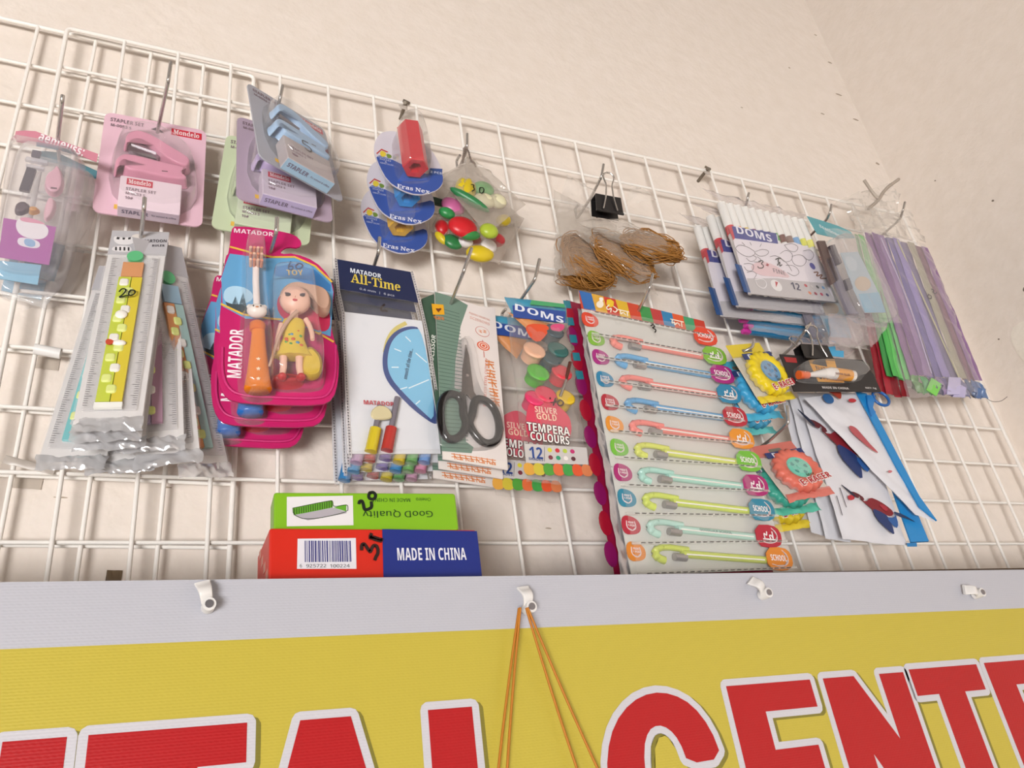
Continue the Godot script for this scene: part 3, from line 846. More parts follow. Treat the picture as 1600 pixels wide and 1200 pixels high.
	part("doll_head", loft([ring(oval(Vector2.ZERO, .004, .004, 20), 0), ring(oval(Vector2.ZERO, .0102, .0102, 20), .0015), ring(oval(Vector2.ZERO, .0115, .0112, 20), .005), ring(oval(Vector2(0, .0003), .0108, .0108, 20), .009), ring(oval(Vector2(0, .0006), .0086, .0092, 20), .012), ring(oval(Vector2(0, .0006), .004, .0045, 20), .0138)]), skin, o, Vector3(hc.x, hc.y, .006))
	part("doll_neck", tube(PackedVector3Array([Vector3(hc.x - .001, hc.y - .009, .0115), Vector3(hc.x - .0012, hc.y - .0175, .0115)]), .003, 12), skin, o)
	var hairline := soft(V([0,-.0541,.0017,-.0468,.0064,-.0407,.0131,-.0381,.0214,-.0403,.0281,-.0409,.0356,-.0446,.0381,-.0549,.0358,-.0643,.03,-.0636,.026,-.0556,.0237,-.05,.0193,-.0446,.013,-.0436,.0063,-.0455,.003,-.0505]))
	part("doll_hair", loft([ring(hairline, .003, -.0005), ring(hairline, .006, .0004), ring(hairline, .013, .0004), ring(hairline, .0155, -.0012)]), mat("bf9a86", .5), o)
	var lk := PackedVector3Array()
	for v in soft_line(V([.0126,-.0676,.006,-.075,-.0005,-.089,-.0045,-.1045,-.0076,-.1158])):
		lk.append(Vector3(v.x, v.y, .0165))
	part("doll_hair_lock", tube(lk, .0018, 8, null, .0008), mat("bf9a86", .5), o)
	for s in [-1.0, 1.0]:
		part("doll_eye", plate(oval(Vector2(hc.x - .0006 + s * .0052, hc.y + .0004), .0020, .0012, 14, s * .2), .0170, .0203), mat("4a3c40", .3), o)
		part("doll_eyelid", plate(oval(Vector2(hc.x - .0006 + s * .0053, hc.y + .0017), .0023, .0006, 12, s * .25), .0165, .0198), mat("8b6d72", .5), o)
	part("doll_lips", ball(.0019, .0010, .0010, 8), mat("c23a44", .35), o, Vector3(hc.x - .0008, hc.y - .0042, .0197))
	part("doll_nose", ball(.0007, .0009, .0010, 6), skin, o, Vector3(hc.x - .0010, hc.y - .0014, .0202))
	var ch: Vector2 = Vector2(.0101,-.0728)
	var wa: Vector2 = Vector2(.0098,-.0886)
	var hip: Vector2 = Vector2(.0081,-.1012)
	var hem: Vector2 = Vector2(.0117,-.1209)
	var dress := []
	for e in [[ch.y + .001, .0072, .0038, ch.x], [ch.y - .004, .0086, .0050, ch.x], [wa.y, .0078, .0044, wa.x], [hip.y + .004, .0112, .0056, hip.x + .001], [hip.y - .003, .0145, .0064, hip.x + .002]]:
		var q := PackedVector3Array()
		for k in 24:
			var wob := 1.0 + (.06 * sin(k * 3.0) if e[0] < wa.y - .002 else 0.0)
			q.append(Vector3(e[3] + cos(TAU * k / 24) * e[1] * wob, e[0], .0105 + sin(TAU * k / 24) * e[2] * wob))
		dress.append(q)
	dress.reverse()
	part("doll_dress", loft(dress), mat("d6b62e", .6), o)
	part("doll_skirt_tail", loft([ring(soft(V([.0207,-.0923,.0286,-.0998,.0302,-.1113,.0273,-.119,.0185,-.1196,.0151,-.1117])), .003), ring(soft(V([.0197,-.0916,.0293,-.1,.0307,-.1124,.0275,-.121,.018,-.1212,.014,-.1129])), .010), ring(soft(V([.0203,-.0957,.0274,-.1032,.0287,-.1137,.0261,-.1194,.019,-.1196,.0159,-.114])), .013)]), mat("cfae28", .6), o)
	var rng := RandomNumberGenerator.new()
	rng.seed = 12
	var dots := ["3f8f3a", "c8541e", "3a7fb0", "c8541e", "4f9a3a"]
	for i in 15:
		var p := Vector2(rng.randf_range(-.0055, .0055), rng.randf_range(-.024, -.002))
		part("dress_print", ball(.0016, .0012, .0008, 5), mat(dots[i % 5], .5), o, Vector3(ch.x + p.x, ch.y + p.y, .0148 - absf(p.x) * .25 + (.0012 if p.y < -.017 else 0.0)))
	for s in [-1.0, 1.0]:
		var a := [Vector2(.0016,-.0759), Vector2(-.0017,-.0878), Vector2(-.002,-.1003)] if s < 0 else [Vector2(.0192,-.0706), Vector2(.0236,-.0798), Vector2(.0233,-.0907)]
		part("doll_arm", tube(bend(PackedVector3Array([Vector3(a[0].x, a[0].y, .0105), Vector3(a[1].x, a[1].y, .012), Vector3(a[2].x, a[2].y, .014)]), .01), .0022, 10, null, .0016), skin, o)
		var lx: float = hip.x + s * .0056
		part("doll_leg", tube(PackedVector3Array([Vector3(lx, hip.y - .002, .0105), Vector3(lx, hip.y - .012, .011), Vector3(lx + s * .001, doll_base.y, .0105)]), .0029, 10, null, .0023), skin, o)
		part("doll_shoe", ball(.0034, .0028, .0044, 8), mat("c3232c", .3), o, Vector3(lx + s * .001, doll_base.y - .001, .012))
	part("doll_stand", dome(soft(V([-.005,-.1167,.006,-.115,.0123,-.1172,.0171,-.1158,.0163,-.1228,.0059,-.1254,-.0058,-.1232])), 0, .010, .002), mat("b3202c", .3), o)
	part("doll_blister", dome(soft(V([-.0068,-.0312,-.0014,-.0276,.024,-.0264,.0272,-.0352,.0293,-.0827,.0324,-.0985,.0318,-.1177,.028,-.1263,-.005,-.1269,-.0078,-.1149,-.0062,-.0842])), 0, .0285, .003), film(.07), o)
	text(o, "TOY", Vector2(.0125,-.0202), .0125, .0052, "d9b24a", .0007, 4)
	strokes(o, [V([.0096,-.0099,.0075,-.0149,.0083,-.0184,.0112,-.0173,.0109,-.0138,.0083,-.0148]), V([.0153,-.0112,.013,-.014,.0143,-.017,.0181,-.0154,.0189,-.0122,.0161,-.0107,.0144,-.0126])], .0011, "141c4a", .0009)
	return o

func packs():
	pencil_case(pose(.0128,-.1988,.0438,-0.4,19.2,-2.0), "clear boxed pencil case with a pink header hanging at the far left", "c77f90", "a8469e", true)
	pencil_case(shifted(pose(.0128,-.1988,.0438,-0.4,19.2,-2.0), .012, .004, -.026, 0, -6), "second pencil case tucked behind the pink headed one, teal card showing", "5f97a6", "5f97a6", false)
	stapler_pack(pose(.088,-.1167,.0165,0.7,-1.8,0.7), "pink stapler set on a pink card behind clear plastic", "e3bccb", "d690a9", "e3cfd9", "dccad8")
	stapler_pack(pose(.1908,-.113,.0111,-1.0,-1.5,-4.4), "pale green stapler card hanging lowest and behind the purple one", "c6d2b0", "b9c8a4", "c9d4b8", "c0cdae")
	stapler_pack(pose(.1977,-.108,.028,7.6,-9.0,-0.9), "purple stapler card between the green and the pale blue one", "b5a2b4", "b9a6cc", "c9bccb", "c5b9de")
	stapler_pack(shifted(pose(.1985,-.1008,.0442,25.1,-13.7,-1.3), 0, .001, .006), "pale blue stapler card in front, turned and marked 5", "a9aab4", "a3c2e2", "b2a9ab", "a5c4dc", false)
	var five: Node3D = get_node("stapler_pack_003")
	strokes(five, [V([-.004, -.083, .003, -.083, .0045, -.087, .002, -.091, -.003, -.089]), V([-.004, -.083, -.0045, -.0775, .002, -.077])], .0011, "3a3438", .0135)
	ruler_pack(pose(.0859,-.2679,.0431,-10.3,-10.6,0.2), "front ruler pack in a clear sleeve with a yellow strip marked 20", "c3cf4a", "d8c53c", "d99a6a", true)
	ruler_pack(pose(.0989,-.2774,.0436,26.8,-1.7,14.4), "ruler pack swung aside to the right with an orange strip", "dc9a66", "a9c8c4", "9fc0d4", false)
	var rest := [[0, -.004, -.008, 0, "second ruler pack, directly behind the front yellow one", "c3cf4a", "d8c53c"], [.001, -.006, -.016, .5, "third ruler pack of the stack, its crumpled end just showing", "c9c05a", "d8c53c"], [.009, -.004, -.024, 5.5, "ruler pack peeping out right behind the yellow stack", "b9a8c8", "c9a0b8"], [.012, -.012, -.032, 8, "ruler pack with a mauve strip low behind the yellow stack", "b79cc0", "b79cc0"], [-.009, -.012, -.034, -3.5, "ruler pack with a turquoise strip lowest at the left of the stack", "7fc4c8", "8ccacc"], [.002, -.013, -.038, 2, "rearmost ruler pack of the stack, against the grid", "b4b8c0", "b4b8c0"]]
	for e in rest:
		ruler_pack(shifted(pose(.0859,-.2679,.0431,-10.3,-10.6,0.2), e[0], e[1], e[2], 0, e[3]), e[4], e[5], e[6], "c8b8a8", false)
	toothbrush_pack(pose(.1874,-.2958,.0769,-6.0,0.6,0.7), "front pink toothbrush card with an orange brush and a doll in a yellow dress", "e07a14", "d86a0c", true)
	toothbrush_pack(shifted(pose(.1874,-.2958,.0769,-6.0,0.6,0.7), -.001, -.001, -.034), "middle pink toothbrush card with a blue brush handle", "2a6fc4", "2462b0", false)
	toothbrush_pack(shifted(pose(.1874,-.2958,.0769,-6.0,0.6,0.7), -.008, -.004, -.064, 0, -2.5), "rearmost pink toothbrush card, leaning left, blue brush handle", "2868bc", "2462b0", false)
	packs_middle()
	packs_right()
# ---------------------------------------------------------------- packs, middle part
func eraser_card(at: Transform3D, label: String, hex: String, detailed: bool) -> Node3D:
	var o := thing("eraser_card", label, "eraser pack", at, "hexagonal erasers on blue cards")
	var out := soft(V([-.0288,-.0087,-.0186,-.0038,-.0113,-.0042,.0183,-.019,.0269,-.0483,.0269,-.0676,.0235,-.0785,.0154,-.0869,-.0008,-.094,-.0155,-.0889,-.0271,-.0785,-.0337,-.0585,-.0372,-.04,-.0356,-.0245]), 2)
	part("card", plate(out, -.001, 0), paper("cfcad4"), o)
	var blue := V([-.0357,-.0423,-.0219,-.0459,-.0084,-.0543,.005,-.0637,.0139,-.0612,.0262,-.0549,.0269,-.0676,.0232,-.0781,.0155,-.0863,-.0007,-.0931,-.0155,-.0881,-.0268,-.0777,-.0331,-.058])
	flat("blue_field", soft(blue, 1), "35519c", o, .0002)
	flat("fruit_print", soft(V([-.0308,-.0363,-.0265,-.0364,-.025,-.0411,-.0282,-.0453,-.0315,-.0433])), "d8c23c", o, .0003)
	flat("fruit_print", soft(V([-.0256,-.039,-.0207,-.0403,-.0203,-.0446,-.0247,-.0464])), "6f8a3a", o, .0003)
	flat("red_corner", V([-.0349,-.0407,-.0294,-.0332,-.0233,-.0365,-.0241,-.0377,-.0295,-.035,-.0339,-.0416]), "b8352e", o, .00035)
	for i in 4:
		text(o, ["ASSORTED", "SHAPES", "&", "VIBRANT COLORS"][i], Vector2(-.0273,-.0464) + Vector2(i * .0004, -i * .0027), [.0125, .0105, .002, .0125][i], .0017, "c9cde0", .0004, -10, font_plain)
	text(o, "Eras Nex", Vector2(-.0035,-.0857), .0305, .0052, "e6e8f2", .0005, -8, font_serif)
	# the hexagonal eraser stands on the card; its pierced end looks down
	var top: Vector2 = Vector2(-.0031,-.0148)
	var bot: Vector2 = Vector2(-.0027,-.0725)
	var L := top.distance_to(bot)
	var r := .0122
	var rings := []
	for e in [[r * .3, 0.0, .013], [r * .5, 0.0, .0005], [r * .93, 0.0, 0.0], [r, .0012, 0.0], [r, L - .001, 0.0], [r * .9, L, 0.0]]:
		var q := PackedVector3Array()
		for k in 6:
			q.append(Vector3(cos(TAU * k / 6.0) * e[0], e[1] + e[2], -sin(TAU * k / 6.0) * e[0]))
		rings.append(q)
	var e := part("hexagonal_eraser", loft(rings, true, false), mat(hex, .3), o, Vector3(bot.x, bot.y, .0135))
	e.rotation = Vector3(0, 0, atan2(-(top.x - bot.x), top.y - bot.y))
	part("wire_loop", tube(bend(PackedVector3Array([Vector3(top.x - .0015, top.y - .003, .006), Vector3(top.x - .0015, top.y + .006, .006), Vector3(top.x + .0012, top.y + .006, .006), Vector3(top.x + .0012, top.y - .003, .006)]), .002), .0006, 6), mat("8f8a88", .3, .9), o)
	part("blister", dome(soft(V([-.013,-.0074,-.001,.0042,.0092,.0016,.0137,-.027,.0143,-.0637,.0095,-.0749,-.0168,-.0791,-.0186,-.0502,-.0179,-.024])), 0, .027, .003), film(.045), o)
	part("blister_foot", plate(V([-.0181,-.0782,-.0097,-.0613,.0101,-.0623,.0113,-.0715]), .0002, .0006), paper("2b57b4"), o)
	if detailed:
		flat("price_patch", V([.0147,-.0536,.0276,-.0525,.026,-.0624,.0131,-.0634]), "34508e", o, .0004)
		text(o, "2 PCS", Vector2(.0206,-.059), .011, .003, "c9d0e0", .0005, -4)
	return o

func fruit_bag(at: Transform3D, label: String, quad: PackedVector2Array, s: int) -> Node3D:
	var o := thing("eraser_bag", label, "eraser bag", at, "clear bags of fruit erasers on ball chains")
	part("bag", crinkle(quad, .0085, .0016, s, 24, 24, true, .004), film(.30, "bfb4a8"), o)
	return o

func blob(parent: Node, called: String, at: Vector2, rx: float, ry: float, rz: float, hex: String, z := .005, deg := 0.0):
	var b := part(called, ball(rx, ry, rz, 10), mat(hex, .35), parent, Vector3(at.x, at.y, z))
	b.rotation.z = deg_to_rad(deg)

func ball_chain(o: Node, a: Vector3, b: Vector3, sag: float):
	var m := SphereMesh.new()
	m.radius = .0011
	m.height = .0022
	m.radial_segments = 8
	m.rings = 5
	var n := 13
	for i in n + 1:
		var t := float(i) / n
		part("chain_bead", m, mat("8d8078", .3, .8), o, a.lerp(b, t) + Vector3(0, -sag * sin(PI * t), .001 * sin(t * 9)))

func band_bag(at: Transform3D, label: String, quad: PackedVector2Array, core: PackedVector2Array, s: int) -> Node3D:
	var o := thing("rubber_band_bag", label, "rubber band bag", at, "clear bags of rubber bands on one binder clip")
	part("bag", crinkle(quad, .009, .0022, s, 26, 24, true, .0), film(.24, "cfc6bb"), o)
	var st := SurfaceTool.new()
	st.begin(Mesh.PRIMITIVE_TRIANGLES)
	var rng := RandomNumberGenerator.new()
	rng.seed = s
	var a := core[0]
	var b := core[1]
	var half := core[2].x
	for i in 190:
		var t := rng.randf()
		var c := a.lerp(b, .5 + rng.randf_range(-.12, .12)) + Vector2(rng.randf_range(-.2, .2), rng.randf_range(-1, 1)) * half * .55
		var ax := (b - a) * rng.randf_range(.36, .44)
		var ay := (b - a).orthogonal().normalized() * half * rng.randf_range(.05, .75)
		var z := rng.randf_range(-.0045, .0045)
		var path := PackedVector3Array()
		for k in 19:
			var w := TAU * k / 18.0
			var p := c + ax * cos(w) + ay * sin(w) * (1.0 + .3 * sin(3 * w + t * 9.0))
			path.append(Vector3(p.x, p.y, z + .002 * sin(w * 2 + t * 7)))
		tube(path, .00055, 4, st)
	st.generate_normals()
	var e := part("rubber_band_bundle", st.commit(), mat("9c6a2c", .5), o)
	e.set_meta("kind", "stuff")
	return o

func binder_clip(at: Transform3D, label: String, w: float, h: float, a: float, b: float) -> Node3D:
	var o := thing("binder_clip", label, "binder clip", at, "black binder clips")
	var black := mat("1d1b1c", .3)
	var steel := mat("d2cfcb", .18, .95)
	part("clip_body", loft([ring(V([-w / 2, -h, w / 2, -h, w / 2 - .001, 0, -w / 2 + .001, 0]), .001), ring(V([-w / 2, -h, w / 2, -h, w / 2 - .001, 0, -w / 2 + .001, 0]), .0018)], true, false), black, o)
	part("clip_back", plate(V([-w / 2, -h, w / 2, -h, w / 2 - .001, 0, -w / 2 + .001, 0]), -.0106, -.0098), black, o)
	part("clip_spine", plate(rect(-w / 2 + .001, -.0008, w / 2 - .001, 0), -.0106, .0018), black, o)
	part("clip_lip", tube(PackedVector3Array([Vector3(-w / 2, -h, .0016), Vector3(w / 2, -h, .0016)]), .0013, 10), black, o)
	for s in [1.0, -1.0]:
		var up := a if s > 0 else b
		var dz := .0030 if s > 0 else -.0125
		var path := PackedVector3Array()
		for p in [[-.26, -h * .92], [-.14, -h * .2], [-.10, up * .45], [-.22, up * .78], [-.16, up * .97], [.0, up * 1.04], [.16, up * .97], [.22, up * .78], [.10, up * .45], [.14, -h * .2], [.26, -h * .92]]:
			path.append(Vector3(p[0] * w, p[1], dz + (p[1] + h) * (.10 if s > 0 else -.2)))
		part("wire_handle", tube(bend(path, .004), .0009, 8), steel, o)
	return o

func pen_wallet(at: Transform3D, label: String, caps: Array, front: bool, s: int) -> Node3D:
	var o := thing("pen_wallet", label, "pen wallet", at, "clear wallets of ball pens")
	part("header_card", plate(V([-.0366,.0026,.0326,-.0012,.0351,-.0316,-.0381,-.0262]), -.0012, -.0004), paper("16224a"), o)
	part("paper_insert", plate(V([-.035,-.047,.0364,-.049,.039,-.17,-.0422,-.17]), -.0016, -.0008), paper("dcdee4"), o)
	part("film", crinkle(V([-.0381,-.0262,.0351,-.0316,.0413,-.17,-.0411,-.1734]), .0018, .0008, s, 16, 24, false, .0), film(.04), o)
	part("bottom_fold", crinkle(V([-.0412,-.1683,.0415,-.1663,.0415,-.1728,-.0407,-.1763]), .001, .0014, s + 5, 14, 4, false, .0015), film(.08), o)
	for side in 2:
		var seam := V([-.0367,.0019,-.037,-.0281,-.0347,-.0494,-.0408,-.1734]) if side == 0 else V([.0326,-.0017,.0365,-.034,.0389,-.0608,.041,-.17])
		part("side_seam", plate(ribbon(seam, .0028), .0002, .0006), film(.35, "e4e0e0", .2), o)
		var k := 0
		for i in seam.size() - 1:
			var n := int(seam[i].distance_to(seam[i + 1]) / .0024)
			for j in n:
				if k < 300:
					part("seam_stitch", stitch(), ink("4a464c"), o, Vector3(seam[i].lerp(seam[i + 1], float(j) / n).x, seam[i].lerp(seam[i + 1], float(j) / n).y, .0007))
				k += 1
	var x := [[Vector2(-.0247,-.1696), Vector2(-.0125,-.1312)], [Vector2(-.0114,-.1687), Vector2(.003,-.1233)], [Vector2(-.0001,-.1713), Vector2(.0114,-.1378)], [Vector2(.0108,-.1713), Vector2(.0218,-.1376)], [Vector2(-.0352,-.1713), Vector2(-.0249,-.1388)], [Vector2(.0219,-.1714), Vector2(.0333,-.1373)]]
	for i in caps.size():
		var a: Vector2 = x[i][0]
		var b: Vector2 = x[i][1]
		var d := (b - a).normalized()
		if front:
			var pen := part("pen_barrel", tube(PackedVector3Array([Vector3(a.x, a.y, .003) + Vector3(d.x, d.y, 0) * .018, Vector3(b.x, b.y, .003)]), .0024, 10), mat("77717a", .3), o)
		part("pen_cap", tube(PackedVector3Array([Vector3(a.x, a.y, .003), Vector3(a.x, a.y, .003) + Vector3(d.x, d.y, 0) * .0025, Vector3(a.x, a.y, .003) + Vector3(d.x, d.y, 0) * .02]), .0050, 12, null, .0046), mat(caps[i], .25), o)
	return o

var stitch_mesh: Mesh
func stitch() -> Mesh:
	if stitch_mesh == null:
		stitch_mesh = plate(rect(-.0004, -.0006, .0004, .0006), 0, .0002)
	return stitch_mesh

func brush_characters(o: Node3D, a: Vector2, b: Vector2, n: int, k: float, s: int):       # printed upright characters, as brush strokes
	var rng := RandomNumberGenerator.new()
	rng.seed = s
	for i in n:
		var c := a.lerp(b, i / maxf(n - 1, 1))
		var q := [PackedVector2Array([c + Vector2(-.0042, .003) * k, c + Vector2(.0042, .0033) * k])]
		q.append(PackedVector2Array([c + Vector2(-.0005, .0042) * k, c + Vector2(rng.randf_range(-.002, .001), -.004) * k]))
		q.append(PackedVector2Array([c + Vector2(-.004, rng.randf_range(-.002, .001)) * k, c + Vector2(.004, rng.randf_range(-.001, .001)) * k]))
		q.append(PackedVector2Array([c + Vector2(.0006, .001) * k, c + Vector2(.0038, -.0036) * k]))
		if i % 2:
			q.append(PackedVector2Array([c + Vector2(-.0038, -.0034) * k, c + Vector2(.003, -.0034) * k]))
		strokes(o, q, .0010 * k, "d9803c", .0005, "printed_character")

func scissors_card(at: Transform3D, label: String, front: bool) -> Node3D:
	var o := thing("scissors_card", label, "scissors pack", at, "carded steel scissors")
	part("card", plate(V([-.0311,-.0004,-.0134,-.0009,.0143,-.0027,.0308,.0007,.0307,-.1684,.0302,-.1699,-.029,-.1707]), -.0009, 0), paper("e3dbd8"), o)
	flat("green_field", V([-.0311,-.0004,-.0114,-.0007,.0021,-.0054,-.0067,-.0323,-.0136,-.0718,-.0158,-.1001,-.0095,-.1024,-.0075,-.1505,-.0007,-.1545,-.0028,-.1603,-.0295,-.1635]), "6f8a7c", o, .0002)
	for i in 38:
		var t := i / 37.0
		flat("printed_line", ribbon(PackedVector2Array([Vector2(-.0305,-.0178).lerp(Vector2(-.0297,-.1601), t), Vector2(-.0074,-.0183).lerp(Vector2(-.0052,-.1563), t)]), .0006), "526c60", o, .0003)
	flat("bottom_strip", V([-.0288,-.1643,.0294,-.1623,.0303,-.1684,-.029,-.1704]), "e6dfda", o, .00035)
	text(o, "PUJIANG XINGRONG", Vector2(.0135,-.0153), .0215, .0026, "d8a090", .0004, -6, font_plain)
	text(o, "SCISSORS", Vector2(.0135,-.0201), .0205, .0028, "d8a090", .0004, -6, font_plain)
	brush_characters(o, Vector2(-.0187,-.1664), Vector2(.0165,-.1652), 8, .62, 78)
	if not front:
		return o
	part("side_flap", plate(V([-.0433,-.011,-.0311,-.0015,-.0288,-.1652,-.0337,-.1005]), -.0035, -.0015), paper("3c5a48"), o)
	text(o, "STEEL SCISSOR", Vector2(-.0356,-.0726), .0485, .0042, "d9dfd8", -.0010, 84)
	flat("yellow_badge", V([-.0349,-.0155,-.0231,-.0129,-.0224,-.024,-.0338,-.0275]), "e6a81c", o, .0004)
	flat("badge_bull", soft(V([-.0313,-.0192,-.029,-.02,-.0263,-.0176,-.0248,-.0187,-.0276,-.0213,-.028,-.0236,-.0299,-.022])), "6b2f10", o, .0006)
	brush_characters(o, Vector2(-.0316,-.0303), Vector2(-.0248,-.0291), 3, .42, 79)
	flat("printed_ring", oval(Vector2(.0154,-.0319), .0072, .0056, 28), "c8776a", o, .0004)
	flat("ring_inside", oval(Vector2(.0154,-.0319), .0067, .0051, 28), "e3dbd8", o, .0005)
	brush_characters(o, Vector2(.0132,-.0325), Vector2(.0176,-.0312), 2, .4, 80)
	for i in 5:
		flat("orange_disc", oval(Vector2(.0153,-.048), .0064 - i * .0012, .0048 - i * .0009, 24), "d65a34" if i % 2 == 0 else "e9cfc4", o, .0004 + i * .00012)
	flat("cord_print", ribbon(V([.0149,-.0415,.0151,-.0453]), .0007), "c8776a", o, .0004)
	flat("cord_print", ribbon(V([.0153,-.0537,.0154,-.0604]), .0007), "c8776a", o, .0004)
	# upright characters drawn as brush strokes
	brush_characters(o, Vector2(.0204,-.067), Vector2(.0231,-.1055), 5, 1.0, 77)
	text(o, "STAINLESS STEEL CUTLERY", Vector2(.015,-.0867), .052, .0024, "d0705a", .0004, 84, font_plain)
	# the scissors
	var steel := mat("6f6866", .22, .9)
	part("blade", plate(V([-.0037,-.0529,-.0011,-.0636,.0015,-.101,.0052,-.1063,.0001,-.111,-.0043,-.1062,-.0097,-.1036,-.0083,-.0877]), .001, .0024), steel, o)
	part("blade", plate(V([-.0038,-.054,-.0033,-.0864,-.0045,-.1024,-.0102,-.1133,-.0162,-.109,-.0104,-.1038,-.0085,-.0798]), .0024, .0036), mat("5f5857", .25, .9), o)
	part("pivot_screw", tube(PackedVector3Array([Vector3(Vector2(-.0048,-.0872).x, Vector2(-.0048,-.0872).y, .003), Vector3(Vector2(-.0048,-.0872).x, Vector2(-.0048,-.0872).y, .0046)]), .0014, 12), mat("b0a8a6", .2, .9), o)
	var black := mat("131112", .14)
	for loop in [V([-.0154,-.109,-.0244,-.1102,-.0308,-.1192,-.0318,-.1359,-.0301,-.1482,-.0252,-.1543,-.0174,-.1518,-.0109,-.1442,-.0083,-.1346,-.011,-.1278,-.0102,-.1164]), V([.0037,-.1078,-.0003,-.1141,-.0019,-.1258,-.006,-.1341,-.002,-.1433,.0055,-.1509,.0145,-.1504,.0218,-.1431,.0234,-.1297,.0207,-.117,.0138,-.109])]:
		var pts := soft(loop, 2)
		var path := PackedVector3Array()
		for v in pts:
			path.append(Vector3(v.x, v.y, .004))
		path.append(path[0])
		path.append(path[1])
		part("finger_ring", tube(path, .0035, 10), black, o)
	part("ring_shank", tube(PackedVector3Array([Vector3(Vector2(-.0109,-.1089).x, Vector2(-.0109,-.1089).y, .004), Vector3(Vector2(-.0101,-.1276).x, Vector2(-.0101,-.1276).y, .004)]), .0032, 10), black, o)
	part("ring_shank", tube(PackedVector3Array([Vector3(Vector2(.0018,-.1098).x, Vector2(.0018,-.1098).y, .004), Vector3(Vector2(-.0041,-.1318).x, Vector2(-.0041,-.1318).y, .004)]), .0032, 10), black, o)
	part("blister", dome(soft(V([-.0121,-.0486,.0024,-.0434,.0068,-.0964,.0264,-.1114,.0277,-.1414,.0156,-.1547,-.0284,-.1614,-.0335,-.1501,-.0321,-.1171,-.0172,-.1003])), 0, .0085, .002), film(.06), o)
	return o

